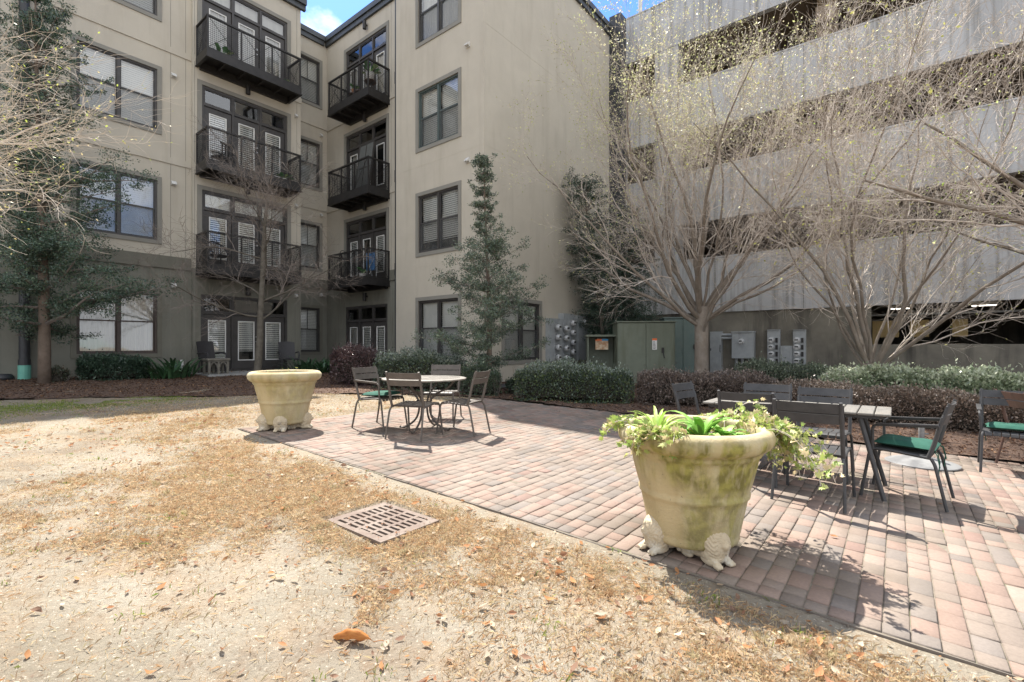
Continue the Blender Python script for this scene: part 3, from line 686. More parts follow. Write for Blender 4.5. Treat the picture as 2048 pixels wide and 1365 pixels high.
def balcony(fk, u0, u1, zf, depth=.92, h=1.08):
    f = FR[fk]
    mb = MB(f); mb.box((u0 + .05, .0, zf - .02), (u1 - .05, depth - .04, zf + .045))           # deck
    for a, b in (((u0, .0, zf - .17), (u0 + .045, depth, zf + .07)), ((u1 - .045, .0, zf - .17), (u1, depth, zf + .07)), ((u0 + .045, depth - .045, zf - .17), (u1 - .045, depth, zf + .07))): mb.box(a, b)
    mb.box((u0 - .02, -.0, zf - .20), (u0 + .065, depth + .02, zf - .171)); mb.box((u1 - .065, -.0, zf - .20), (u1 + .02, depth + .02, zf - .171)); mb.box((u0 + .066, depth - .065, zf - .20), (u1 - .066, depth + .02, zf - .171))
    mb.box((u0 + .1, .0, zf - .26), (u1 - .1, .11, zf - .021))
    for i in range(1, 5):
        u = u0 + (u1 - u0) * i / 5; mb.box((u - .03, .11, zf - .13), (u + .03, depth - .046, zf - .021))
    bal = part(mb, 'balcony', M['iron'])
    mb = MB(f); z0, z1 = zf + .10, zf + h; us = [u0 + .03 + (u1 - u0 - .06) * i / 3 for i in range(4)]; nd = depth - .03
    for u in us: mb.box((u - .022, nd - .022, zf + .06), (u + .022, nd + .022, z1 - .03))
    for u in (us[0], us[-1]):
        mb.box((u - .022, .0, zf + .06), (u + .022, .044, z1 - .03))
        mb.box((u - .028, .0, z1 - .03), (u + .028, nd - .031, z1 + .02)); mb.box((u - .016, .045, z0 - .02), (u + .016, nd - .023, z0 + .015))
    mb.box((us[0] - .03, nd - .03, z1 - .03), (us[-1] + .03, nd + .03, z1 + .02))
    for i in range(3): mb.box((us[i] + .023, nd - .016, z0 - .02), (us[i + 1] - .023, nd + .016, z0 + .015))
    part(mb, 'railing', M['iron'], bal)
    mb = MB(f); t = .0036; p = .058
    for i in range(3):
        a, b = us[i] + .02, us[i + 1] - .02
        k = int((b - a) / p)
        for j in range(1, k + 1): q = a + (b - a) * j / (k + 1); mb.box((q - t, nd - t, z0), (q + t, nd + t, z1 - .03))
        k = int((z1 - z0) / p)
        for j in range(1, k): q = z0 + (z1 - z0) * j / k; mb.box((a, nd + t, q - t), (b, nd + 3 * t, q + t))
    for u in (us[0], us[-1]):
        k = int((nd - .05) / p)
        for j in range(1, k + 1): q = .05 + (nd - .07) * j / (k + 1); mb.box((u - t, q - t, z0), (u + t, q + t, z1 - .03))
        k = int((z1 - z0) / p)
        for j in range(1, k): q = z0 + (z1 - z0) * j / k; mb.box((u + t, .05, q - t), (u + 3 * t, nd - .02, q + t))
    part(mb, 'wire_mesh', M['iron'], bal, recalc=False)
    mb = MB(f)
    for i in range(3):
        a, b = us[i] + .022, us[i + 1] - .022
        mb.tube([(a, nd + .012, z1 - .04), (b, nd + .012, z0 + .01)], .008, 5); mb.tube([(a, nd + .02, z0 + .01), (b, nd + .02, z1 - .04)], .008, 5)
    for u in (us[0], us[-1]): mb.tube([(u, .04, z1 - .04), (u, nd - .02, z0 + .01)], .008, 5); mb.tube([(u + .012, .04, z0 + .01), (u + .012, nd - .02, z1 - .04)], .008, 5)
    part(mb, 'cross_brace', M['iron'], bal)
    return bal

# --- windows of the left wing
for zz, kw in (((.97, 3.02), dict(fm='brownframe', tm='olivetrim', kind='curtain', screen=False)), ((4.38, 6.42), dict(kind='blind')), ((7.71, 9.76), dict(kind='blind')), ((11.13, 13.15), dict(kind='blind'))):
    window('A', 2.66, 4.72, zz[0], zz[1], **kw)
    window('A', -2.9, -.84, zz[0], zz[1], **kw)
doors('BAY', 5.72, 8.50, .46, 2.96, trim=False, kinds=('blind', 'low', 'blind'))
doors('BAY', 5.62, 8.62, 3.78, 6.42, kinds=('blind',) * 3, tcur='blind')
doors('BAY', 5.62, 8.62, 7.0, 9.76, kinds=('blind',) * 3)
doors('BAY', 5.62, 8.62, 10.4, 13.15, kinds=('curtain',) * 3, tcur='curtain')
for zf in (S1 - .03, S2 - .05, S3 - .05): balcony('BAY', 5.58, 8.55, zf)
for zz in ((.95, 2.98), (4.36, 6.38), (7.69, 9.74), (11.10, 13.12)):
    window('REC', 9.40, 10.62, zz[0], zz[1], lights=1, muntin=True, tilt=.25, tm='trim' if zz[0] > 3 else 'olivetrim')
doors('B', -17.2, -14.5, .42, 2.86, trim=False, kinds=('curtain', 'blind', 'blind'))
doors('B', -17.3, -14.40, 3.70, 6.36, kinds=('blind', None, 'blind'))
doors('B', -17.3, -14.40, 6.95, 9.78, kinds=('curtain', 'curtain', None))
doors('B', -17.3, -14.40, 10.33, 13.15, kinds=('curtain', 'curtain', 'curtain'))
for zf in (S1 - .10, S2 - .12, S3 - .10): balcony('B', -16.95, -14.36, zf)
for zz, kw in (((.80, 2.84), dict(tilt=.9)), ((4.12, 6.14), dict(blinds=.82)), ((7.42, 9.44), dict(fm='greenframe', tilt=1.0)), ((10.74, 12.8), dict(kind='curtain'))):
    window('C', -11.92, -9.90, zz[0], zz[1], **kw)
window('D', 10.77, 12.80, .76, 2.77, tilt=.8)

def wall(mb, fk, u0, u1, z0, z1, bands, rev=.13):
    "skin with openings and reveals; bands: z levels with material index below them"
    us = sorted({u0, u1, *[h[0] for h in HOLES[fk]], *[h[1] for h in HOLES[fk]]}); zs = sorted({z0, z1, *[b[0] for b in bands if z0 < b[0] < z1], *[h[2] for h in HOLES[fk]], *[h[3] for h in HOLES[fk]]})
    us = [u for u in us if u0 <= u <= u1]
    def mi(z):
        for b, i in bands:
            if z < b: return i
        return bands[-1][1]
    mb.map = FR[fk]
    for i in range(len(us) - 1):
        for j in range(len(zs) - 1):
            uc, zc = (us[i] + us[i + 1]) / 2, (zs[j] + zs[j + 1]) / 2
            if any(h[0] < uc < h[1] and h[2] < zc < h[3] for h in HOLES[fk]): continue
            mb.cur = mi(zc); mb.quad((us[i], 0, zs[j]), (us[i + 1], 0, zs[j]), (us[i + 1], 0, zs[j + 1]), (us[i], 0, zs[j + 1]))
    for a, b, c, d in HOLES[fk]:
        if a < u0 or b > u1: continue
        mb.cur = mi((c + d) / 2)
        for p, q in (((a, c), (b, c)), ((b, c), (b, d)), ((b, d), (a, d)), ((a, d), (a, c))):
            mb.quad((p[0], 0, p[1]), (q[0], 0, q[1]), (q[0], -rev, q[1]), (p[0], -rev, p[1]))
    mb.cur = 0
BL = [(S1, 1), (99, 0)]; TL = [(99, 0)]
mb = MB()
wall(mb, 'A', -12, 5.50, -.3, ROOF, BL); wall(mb, 'BAY', 5.50, 9.0, -.3, ROOF, BL); wall(mb, 'REC', 9.0, YB, -.3, ROOF, BL)
wall(mb, 'B', XREC, -12.93, -.3, ROOF, BL); wall(mb, 'C', -12.93, XD, -.3, ROOF, TL); wall(mb, 'D', YC, YDE, -.3, ROOF, TL)
mb.map = None
for z0, z1, i in ((-.3, S1, 1), (S1, ROOF, 0)):
    mb.cur = i
    mb.quad((XA, 5.5, z0), (XBAY, 5.5, z0), (XBAY, 5.5, z1), (XA, 5.5, z1))
    mb.quad((XBAY, 9.0, z0), (XREC, 9.0, z0), (XREC, 9.0, z1), (XBAY, 9.0, z1))
mb.cur = 0
mb.quad((-12.93, YC, -.3), (-12.93, YB, -.3), (-12.93, YB, ROOF), (-12.93, YC, ROOF))
mb.quad((XD, YDE, -.3), (-32, YDE, -.3), (-32, YDE, ROOF), (XD, YDE, ROOF)); mb.quad((-32, -12, -.3), (XA, -12, -.3), (XA, -12, ROOF), (-32, -12, ROOF)); mb.quad((-32, -12, -.3), (-32, YDE, -.3), (-32, YDE, ROOF), (-32, -12, ROOF))
part(mb, 'wall', [M['tan'], M['olive']], recalc=False)
# dark rooms behind the openings
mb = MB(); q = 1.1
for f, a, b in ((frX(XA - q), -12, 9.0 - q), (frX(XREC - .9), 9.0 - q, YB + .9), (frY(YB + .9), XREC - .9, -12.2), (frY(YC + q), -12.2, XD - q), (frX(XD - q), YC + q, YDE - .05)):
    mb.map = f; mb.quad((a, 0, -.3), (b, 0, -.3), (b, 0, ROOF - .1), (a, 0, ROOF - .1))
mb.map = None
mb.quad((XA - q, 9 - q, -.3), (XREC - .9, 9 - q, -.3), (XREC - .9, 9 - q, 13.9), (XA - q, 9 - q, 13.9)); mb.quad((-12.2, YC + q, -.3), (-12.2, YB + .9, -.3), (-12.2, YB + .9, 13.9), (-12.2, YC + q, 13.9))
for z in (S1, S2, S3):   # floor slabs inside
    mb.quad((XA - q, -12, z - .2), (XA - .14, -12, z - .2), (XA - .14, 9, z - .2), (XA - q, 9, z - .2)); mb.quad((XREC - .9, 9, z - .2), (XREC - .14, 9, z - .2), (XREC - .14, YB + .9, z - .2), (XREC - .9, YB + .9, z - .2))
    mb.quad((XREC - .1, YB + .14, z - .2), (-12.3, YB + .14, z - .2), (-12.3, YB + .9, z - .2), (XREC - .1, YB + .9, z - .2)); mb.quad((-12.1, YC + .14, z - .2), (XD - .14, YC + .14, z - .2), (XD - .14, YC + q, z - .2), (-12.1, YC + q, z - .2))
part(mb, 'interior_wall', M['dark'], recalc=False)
mb = MB(); mb.box((-32, -12, ROOF - .02), (XA - .01, 9, ROOF + .05)); mb.box((-32, 9, ROOF - .02), (XREC, YDE, ROOF + .05)); mb.box((XREC, YB, ROOF - .02), (-12.93, YDE, ROOF + .05)); mb.box((-12.93, YC, ROOF - .02), (XD, YDE, ROOF + .05))
part(mb, 'roof', M['cornice'])
# cornice along the roof edge
mb = MB()
def corn(fk, u0, u1, ext=.14, e0=0, e1=0):
    mb.map = FR[fk]; mb.box((u0 - e0, .0, ROOF - .24), (u1 + e1, ext * .6, ROOF - .06)); mb.box((u0 - e0, .0, ROOF - .06), (u1 + e1, ext, ROOF + .14)); mb.box((u0 - e0, -.25, ROOF + .051), (u1 + e1, .0, ROOF + .12))
corn('A', -12, 5.49); corn('BAY', 5.50, 9.0, .2, .0, .14); corn('REC', 9.15, YB - .15); corn('B', XREC + .001, -12.96, .14); corn('C', -12.93, XD, .15, 0, .15); corn('D', YC + .001, YDE, .15)
part(mb, 'cornice', M['cornice'])
mb = MB()
def course(fk, u0, u1, z, h=.07, n=.03): mb.map = FR[fk]; mb.box((u0, .0, z - h), (u1, n, z)); mb.box((u0, .0, z), (u1, n * .5, z + .12))
for z in (S2, S3):
    course('A', -12, 5.49, z); course('BAY', 8.58, 9.03, z); course('REC', 9.06, YB - .04, z); course('B', XREC + .03, -17.0, z - .05); course('B', -14.34, -12.99, z - .05)
mb.map = FR['C']; mb.box((-12.93, .0, S2), (XD, .003, S2 + .014)); mb.box((-12.93, .0, 3.8), (XD, .003, 3.812)); mb.map = FR['D']; mb.box((YC, .0, S2), (YDE, .003, S2 + .014)); mb.box((YC, .0, 10.4), (YDE, .003, 10.412))
part(mb, 'string_course', M['tan'])
mb = MB()
for fk, u0, u1 in (('A', -12, 5.49), ('BAY', 8.58, 9.03), ('REC', 9.06, YB - .04), ('B', XREC + .03, -17.0), ('B', -14.34, -12.99)):
    mb.map = FR[fk]; mb.box((u0, .0, S1 - .03), (u1, .032, S1 + .30)); mb.box((u0, .0, S1 - .08), (u1, .05, S1 - .03))
part(mb, 'ground_floor_band', M['olivetrim'])
mb = MB()     # narrow control joints in the stucco
for fk, us in (('A', (1.35, 4.95, 5.35)), ('BAY', (5.55, 8.85)), ('B', (-14.28, -13.4)), ('C', ()), ('REC', ())):
    mb.map = FR[fk]
    for u in us: mb.box((u - .006, .0, S1 + .31), (u + .006, .004, S2 - .08)); mb.box((u - .006, .0, .2), (u + .006, .004, S1 - .1)); mb.box((u - .006, .0, S2 + .13), (u + .006, .004, S3 - .08)); mb.box((u - .006, .0, S3 + .13), (u + .006, .004, ROOF - .3))
part(mb, 'control_joint', M['trim'])
mb = MB(); mb.box((-13.02, YC + .02, .3), (-12.94, YC + .12, ROOF - .3)); 
for z in (S1 + .1, S2 + .0, S3 - .1): mb.box((-13.12, YC - .0 + .08, z - .18), (-12.95, YC + .3, z + .22))
part(mb, 'expansion_joint', M['pipe'])
def downspout(p0, p1, r, nm='downspout', mat='pipe'):
    mb = MB(); mb.tube([p0, p1], r, 12)
    z = p0[2] + 1.4
    while z < p1[2]: mb.tube([(p0[0], p0[1], z), (p0[0], p0[1], z + .06)], r + .012, 12); z += 3.3
    o = part(mb, nm, M[mat]); smooth_by_angle(o); return o
downspout((XA + .13, 1.77, .75), (XA + .13, 1.77, ROOF), .105)
mb = MB(); mb.tube([(XA + .13, 1.77, .35), (XA + .13, 1.77, .82)], .125, 14); o = part(mb, 'pipe_boot', M['teal'])
mb = MB(); mb.tube([(XA + .13, 1.77, .82), (XA + .13, 1.77, .97)], .118, 14); part(mb, 'pipe_collar', M['pipe'])
mb = MB(); mb.box((XD + .02, YDE - .02, .2), (XD + .52, YDE + .45, ROOF + .5)); part(mb, 'downspout', M['pipe'])
# small wall lamps and dryer vents
def vent(fk, u, z, w=.13):
    f = FR[fk]; mb = MB(f)
    mb.box((u - w / 2, 0, z - .05), (u + w / 2, .03, z + .09)); mb.add([(u - w / 2, .03, z + .09), (u + w / 2, .03, z + .09), (u + w / 2, .12, z), (u - w / 2, .12, z), (u - w / 2, .03, z - .02), (u + w / 2, .03, z - .02), (u + w / 2, .12, z - .03), (u - w / 2, .12, z - .03)],
           [(0, 1, 2, 3), (4, 7, 6, 5), (0, 3, 7, 4), (1, 5, 6, 2), (3, 2, 6, 7)])
    part(mb, 'wall_vent', M['lampw'])
for z in (3.15, 6.30, 9.62): vent('A', 5.02, z)
for z in (3.25, 6.55, 9.85): vent('REC', 10.55, z + .15, .1); vent('BAY', 8.8, z - .1, .09)
for z in (6.63, 9.95): vent('C', -9.62, z, .14)
def spot(fk, u, z):
    f = FR[fk]; mb = MB(f); mb.tube([(u, .0, z + .02), (u, .1, z + .02)], .03, 8); mb.tube([(u, .12, z - .16), (u, .12, z + .14)], .07, 14)
    part(mb, 'wall_lamp', M['iron'])
for z in (3.18, 6.62, 10.0, 13.5): spot('B', -15.75, z); spot('BAY', 7.1, z)
# roof post and the white label by the bed
# ================================================================ things on the balconies
def side_table(loc, name='side_table', label='', cat='table', group=None, h=.5, r=.22):
    t = empty(name, loc, 0, label, cat, group); mb = MB(); mb.lathe([(0, h), (r, h), (r, h - .025), (0, h - .025)], 20); mb.build('tabletop', M['rust'], t)
    for a in range(3):
        mb = MB(); q = a * 2.094; mb.tube([(r * .3 * math.cos(q), r * .3 * math.sin(q), h - .03), (r * .85 * math.cos(q), r * .85 * math.sin(q), 0)], .012, 6); mb.build('leg', M['iron'], t)
def big_plant(loc, label, s=1.0, n=9, pot='potw', group=None, L_=.42, name='potted_plant', ph=.24):
    t = empty(name, loc, 0, label, 'plant', group); mb = MB(); mb.lathe([(0, 0), (.09 * s, 0), (.13 * s, ph * s), (.11 * s, ph * s), (.10 * s, ph * .8 * s), (0, ph * .8 * s)], 18); mb.build('pot', M[pot], t, smooth=True)
    V, F, C = [], [], []
    for i in range(n):
        a = i * 2.4 + random.random(); e = random.uniform(.5, 1.2); D = Vector((math.cos(a) * math.cos(e), math.sin(a) * math.cos(e), math.sin(e))); L = L_ * s * random.uniform(.7, 1.2); sd = D.cross(Vector((0, 0, 1))).normalized()
        b = len(V); m_ = 6
        for j in range(m_ + 1):
            tt = j / m_; p = Vector((0, 0, ph * .8 * s)) + D * L * (tt + .15) + Vector((0, 0, -.35 * L * tt * tt)); w = L * .2 * math.sin(math.pi * min(1, max(.03, (tt - .25) / .75))) + .004
            V += [p - sd * w, p + sd * w]; C += [(.10, .28, .09)] * 2 if i % 3 else [(.35, .45, .2)] * 2
        for j in range(m_): F.append((b + 2 * j, b + 2 * j + 1, b + 2 * j + 3, b + 2 * j + 2))
    npmesh('foliage', np.array(V), np.array(F), M['glossleaf'], t, col=np.array(C))
zb = S3 - .055
side_table((-14.8, 10.3, zb), label='small round side table with a leafy plant on the top corner balcony', h=.52)
big_plant((-14.8, 10.3, zb + .52), 'large-leaved green plant in a white pot on the top corner balcony', 1.25, 10)
side_table((-15.45, 10.35, zb), label='low round stool in the middle of the top corner balcony', name='stool', cat='stool', h=.36, r=.2)
side_table((-16.0, 10.4, zb), label='tall plant stand holding a small dark plant on the top corner balcony', name='plant_stand', cat='stand', h=.5, r=.16)
big_plant((-16.0, 10.4, zb + .50), 'small dark plant on a stand on the top corner balcony', .7, 9, 'terracotta')
big_plant((-16.62, 10.45, zb), 'low bushy plant at the far end of the top corner balcony', .9, 12, 'potw')
big_plant((-16.75, 6.15, S3 - .005), 'orange basket of trailing plants on the top left balcony', .9, 12, 'terracotta')
big_plant((-16.75, 8.2, S3 - .005), 'small pale pot at the right end of the top left balcony', .6, 5, 'potw')
big_plant((-16.7, 8.1, S2 - .005), 'small white-flecked plant at the right end of the middle left balcony', .75, 12, 'potw')
mb = MB(); mb.box((-.24, -.02, 0), (.24, .02, .42)); 
for i in range(4): mb.box((-.20 + i * .12, -.03, .42), (-.16 + i * .12, -.0, .80)); 
mb.box((-.24, -.03, .80), (.24, 0, .86)); mb.box((-.24, -.42, .40), (.24, -.02, .45))
for a in (-.22, .2): mb.box((a, -.42, 0), (a + .03, -.39, .4))
o = mb.build('balcony_chair', M['iron'], label='dark slatted chair on the middle left balcony', cat='chair'); o.location = (-16.85, 6.35, S2 - .005); o.rotation_euler = (0, 0, R(-70))
# leaning dark panel on the middle corner balcony
t = empty('folding_screen', (-15.35, 10.3, S2 - .075), 0, 'tall dark framed panel leaning on the doors of the middle corner balcony', 'screen')
mb = MB(lambda x, y, z: (x, y + z * .14, z)); frame_bars(MB(), 0, 1, 0, 1, .1, 0, 1); mb.box((-.42, -.012, .02), (.42, .012, 1.92)); mb.build('panel', M['screen'], t)
mb = MB(lambda x, y, z: (x, y + z * .14, z))
for a, b in (((-.45, -.03, 0), (-.421, .03, 1.95)), ((.421, -.03, 0), (.45, .03, 1.95)), ((-.42, -.03, 1.921), (.42, .03, 1.95)), ((-.02, -.03, .02), (.005, -.013, 1.92)), ((-.42, -.03, 1.0), (.42, -.0135, 1.02))): mb.box(a, b)
mb.build('panel_frame', M['frame'], t)
# bottom corner balcony: blue folded chair, white cooler, lamp hoop
t = empty('folding_chair', (-14.75, 10.3, S1 - .055), R(12), 'blue folded camping chair on the lowest corner balcony', 'chair')
mb = MB(); mb.box((-.2, -.02, .32), (.2, .03, .95)); mb.build('seat_cloth', M['bluepl'], t)
mb = MB()
for x in (-.22, .22): mb.tube([(x, .05, 0), (x, -.02, 1.0)], .014, 6); mb.tube([(x, -.15, 0), (-x, .02, .9)], .012, 6)
mb.build('frame', M['elecgrey'], t)
big_plant((-15.05, 10.15, S1 - .055), 'white pot with pale plant on the lowest corner balcony', .95, 7, 'potw')
t = empty('wire_hoop_stand', (-16.6, 10.3, S1 - .055), 0, 'black wire hoop stand on the far end of the lowest corner balcony', 'stand')
mb = MB(); mb.tube([(.2 * math.cos(a), 0, 1.05 + .22 * math.sin(a)) for a in np.linspace(0, math.pi, 12)], .012, 6); mb.build('hoop', M['iron'], t)
mb = MB(); mb.tube([(-.2, 0, 0), (-.2, 0, 1.05)], .012, 6); mb.tube([(.2, 0, 0), (.2, 0, 1.05)], .012, 6); mb.tube([(-.3, 0, .01), (.3, 0, .01)], .012, 6); mb.build('post', M['iron'], t)
for i, (x, zz, lb) in enumerate(((-16.9, S1 - .005, 'rounded dark chair at the left end of the lowest left balcony'),)):
    t = empty('balcony_armchair', (x, 6.1, zz), R(-80), lb, 'chair'); mb = MB()
    mb.lathe([(0, .40), (.24, .40), (.26, .43), (.24, .46), (0, .46)], 20); mb.build('seat', M['wicker'], t)
    mb = MB(); mb.tube(fillet([(-.25, .18, .45), (-.27, -.2, .8), (0, -.3, .95), (.27, -.2, .8), (.25, .18, .45)], .15), .03, 8); 
    for k in range(-3, 4): mb.tube([(k * .07, -.2, .44), (k * .075, -.28, .9 - abs(k) * .03)], .012, 6)
    mb.build('backrest', M['wicker'], t)
    for a in ((-.18, -.18), (.18, -.18), (-.18, .18), (.18, .18)): mb = MB(); mb.tube([(a[0], a[1], .4), (a[0] * 1.2, a[1] * 1.2, 0)], .014, 6); mb.build('leg', M['iron'], t)

# ================================================================ parking deck
YD = 18.4; DX0, DX1 = -9.6, 16.0
deck = empty('parking_deck', (0, YD, 0), 0, 'five-level grey concrete parking deck behind the courtyard trees', 'building')
def dpart(mb, name, mats, parent=deck, **kw):
    o = mb.build(name, mats, parent, **kw)
    if parent is deck: o.location = -deck.location
    return o
tops = [1.30 + v for v in (0, 3.28, 6.62, 10.0, 13.5)]; bots = [1.30 + v for v in (None or -9, 1.25, 4.65, 8.1, 11.62)]
Xo = -2.0   # ground opening starts here
def ongp(px, Y0=YD):
    rx = (px - CX) / FPX; t = Y0 / (rx * ST + CT); return t * (rx * CT - ST)
Xo = ongp(1742); P0, P1 = ongp(1309), ongp(1356)
for i in range(1, 5):
    mb = MB(); mb.box((DX0, YD, bots[i]), (DX1, YD + .22, tops[i]))
    mb.box((DX0, YD - .02, tops[i] - .04), (DX1, YD + .24, tops[i] + .012))
    for k in range(9):      # panel joints
        x = DX0 + 1.2 + k * 3.0; mb.cur = 1; mb.box((x - .006, YD - .003, bots[i] + .01), (x + .006, YD, tops[i] - .05)); mb.cur = 0
    dpart(mb, 'spandrel_panel', [M['concrete'], M['stained']])
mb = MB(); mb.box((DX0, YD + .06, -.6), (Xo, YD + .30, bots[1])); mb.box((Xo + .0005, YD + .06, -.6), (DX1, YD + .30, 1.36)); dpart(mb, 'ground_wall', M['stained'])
for a, b in ((P0, P1), (ongp(1236), ongp(1243))):
    mb = MB(); mb.box((a, YD + .02, bots[1]), (b, YD + .6, tops[4])); dpart(mb, 'pier', M['concrete'])
for x in np.arange(-7.2, 14, 5.4):
    mb = MB(); mb.box((x - .3, YD + .7, -.5), (x + .3, YD + 1.3, tops[4])); mb.box((x - .3, YD + .35, 12.0), (x + .3, YD + 13, 12.55)); dpart(mb, 'column', M['soffit'])
mb = MB()
for z in (bots[1] + .35, bots[2] + .35, bots[3] + .35, bots[4] + .35): mb.box((DX0, YD + .24, z), (DX1, YD + 15, z + .25))
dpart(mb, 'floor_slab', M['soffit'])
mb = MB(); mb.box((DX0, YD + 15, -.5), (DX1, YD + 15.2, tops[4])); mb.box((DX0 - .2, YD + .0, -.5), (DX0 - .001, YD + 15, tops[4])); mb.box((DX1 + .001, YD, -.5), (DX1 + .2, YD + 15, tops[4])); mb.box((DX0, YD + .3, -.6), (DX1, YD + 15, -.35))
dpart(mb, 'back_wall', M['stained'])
for a, b in ((ongp(1745, YD + 3.2), ongp(1752, YD + 3.2)), (ongp(1752.5, YD + 3.2), ongp(1798, YD + 3.2)), (ongp(1820, YD + 3.2), ongp(1858, YD + 3.2)), (ongp(1905, YD + 3.2), ongp(1936, YD + 3.2))): mb = MB(); mb.box((a, YD + 3.2, 1.62 if b - a > .3 else 1.3), (b, YD + 3.3, 2.2)); dpart(mb, 'sun_toned_beam', M['yellow'])  # strips standing in for sunlit concrete; the sunlight is in their colour
mb = MB(); mb.box((-1.4, YD + 1.6, 2.30), (3.2, YD + 1.68, 2.36)); dpart(mb, 'conduit', M['elecgrey'])
lm, lt, lb = _mat('lit_lamp'); lb.inputs['Emission Color'].default_value = (1, .93, .8, 1); lb.inputs['Emission Strength'].default_value = 3
for x in (ongp(1968, YD + 2.2), ongp(1800, YD + 2.2)):
    mb = MB(); mb.box((x - .3, YD + 2.1, 2.56), (x + .3, YD + 2.25, 2.66)); l = dpart(mb, 'ceiling_lamp', M['white']); mb = MB(); mb.box((x - .27, YD + 2.12, 2.545), (x + .27, YD + 2.23, 2.559)); dpart(mb, 'lamp_tube', lm, l)
mb = MB(); mb.tube([(ongp(1264), YD + .8, tops[4] - .5), (ongp(1264), YD + .8, tops[4] + 5)], .085, 10); mb.box((ongp(1264) - .5, YD + .72, tops[4] + 5), (ongp(1264) + .5, YD + .88, tops[4] + 5.12))
dpart(mb, 'lamp_post', M['lampw'])

# ================================================================ electrical equipment
def meter(mb, u, n, z, r=.085):
    mb.cur = 0; mb.tube([(u, n, z), (u, n + .06, z)], r, 16)
    mb.cur = 1; mb.tube([(u, n + .06, z), (u, n + .11, z), (u, n + .15, z)], [r * .84, r * .82, r * .6], 16)
    mb.cur = 2; mb.box((u - r * .5, n + .1505, z - r * .12), (u + r * .5, n + .153, z + r * .32))
MM = lambda: [M['chrome'], M['meterglass'], M['dark']]
# bank on the end wall of the building
t = empty('meter_cabinet', (XD, 13.6, 1.0), 0, 'grey electric meter cabinet with twelve round meters on the tan end wall', 'meter cabinet')
def ep(mb, name, mat, par, off, f):
    mb2 = mb; o = mb2.build(name, mat, par); o.location = -Vector(off); return o
f = frX(XD); o0 = t.location
mb = MB(f); mb.box((13.02, 0, .80), (13.78, .2, 2.22)); mb.box((13.785, .0, .80), (14.45, .22, 2.42)); ep(mb, 'cabinet_body', M['elecgrey'], t, o0, f)
cols_ = ((13.38, 1.93), (13.85, 1.90), (14.28, 2.10)); 
for ci, (u, z0) in enumerate(cols_):
    for k in range(4):
        mb = MB(f); meter(mb, u, .2 if ci == 0 else .22, z0 - k * .335, .125); ep(mb, 'meter', MM(), t, o0, f)
t = empty('meter_cabinet', (XD, 15.2, 1.0), 0, 'grey electric meter cabinet with a flat door and five meters beside the climbing plant', 'meter cabinet')
o0 = t.location
mb = MB(f); mb.box((14.75, 0, .80), (15.35, .22, 1.85)); mb.box((14.75, .0, 1.855), (15.85, .2, 2.4)); mb.box((15.36, 0, .8), (15.85, .2, 1.85)); ep(mb, 'cabinet_body', M['elecgrey'], t, o0, f)
for u, z in ((15.1, 2.15), (15.6, 2.1), (15.6, 1.75), (15.6, 1.4), (15.6, 1.05)): mb = MB(f); meter(mb, u, .2, z, .125); ep(mb, 'meter', MM(), t, o0, f)
# free-standing green cabinets
def cab(name, px, d, w, dp, h, rz, mat, label, doors_=2, lab=False):
    p = pd(px, d); t = empty(name, p, rz, label, 'utility cabinet'); b = -.3
    mb = MB(); mb.bbox((-w / 2, 0, b), (w / 2, dp, h - .05), .01); mb.bbox((-w / 2 - .03, -.04, h - .045), (w / 2 + .03, dp + .03, h), .01); mb.build('cabinet_body', M[mat], t)
    for i in range(doors_):
        a = -w / 2 + .02 + i * (w - .04) / doors_; c = a + (w - .04) / doors_ - .012
        mb = MB(); mb.bbox((a, -.03, b), (c, -.002, h - .07), .006)
        for z in (.35, h * .45, h - .35): mb.box((a + .0 if i else c - .03, -.045, z), (a + .03 if i else c, -.031, z + .1))
        dd = mb.build('cabinet_door', M[mat], t)
        if i == doors_ - 1:
            mb = MB(); mb.box((a + .55 * (c - a), -.06, h * .5), (a + .55 * (c - a) + .07, -.031, h * .5 + .16)); mb.tube([(a + .6 * (c - a), -.05, h * .5 + .03), (a + .6 * (c - a) + .03, -.09, h * .5 - .16)], .012, 6); mb.build('handle', M['iron'], dd)
    if lab:
        mb = MB(); mb.box((.18, -.034, h * .55), (.32, -.0305, h * .55 + .34)); mb.cur = 1; mb.box((.18, -.0345, h * .55 + .28), (.32, -.0342, h * .55 + .34)); mb.cur = 2
        for k in range(6): mb.box((.2, -.0345, h * .55 + .03 + k * .04), (.2 + random.uniform(.06, .1), -.0342, h * .55 + .045 + k * .04))
        mb.build('warning_label', [M['white'], M['orange'], M['dark']], t)
    return t
cab('transformer_cabinet', 1292, 14.6, 1.72, 1.3, 1.93, R(33), 'elecgreen', 'large olive green two-door electrical cabinet behind the hedge', 2, True)
cab('switch_cabinet', 1366, 16.2, 1.25, .8, 2.15, R(30), 'electeal', 'teal grey electrical cabinet standing behind the olive green one', 2)
p = pd(1204, 15.2); t = empty('terminal_cabinet', p, R(33), 'green cabinet with an open recessed front and an orange label', 'utility cabinet')
mb = MB(); w = .46
mb.bbox((-w, .0, -.3), (-w + .05, .9, 1.42)); mb.bbox((w - .05, 0, -.3), (w, .9, 1.42)); mb.bbox((-w + .051, .55, -.3), (w - .051, .9, 1.42)); mb.bbox((-w - .05, -.12, 1.425), (w + .05, .95, 1.49)); mb.build('cabinet_body', M['elecgreen'], t)
mb = MB(); mb.box((-.2, .05, 1.02), (.2, .09, 1.30)); mb.cur = 1; mb.box((-.2, .046, 1.30), (.0, .09, 1.36)); mb.cur = 2; mb.box((.0005, .046, 1.30), (.2, .09, 1.36)); mb.cur = 3; mb.tube([(-.18, .0, 1.38), (-.18, .07, 1.33)], .02, 6)
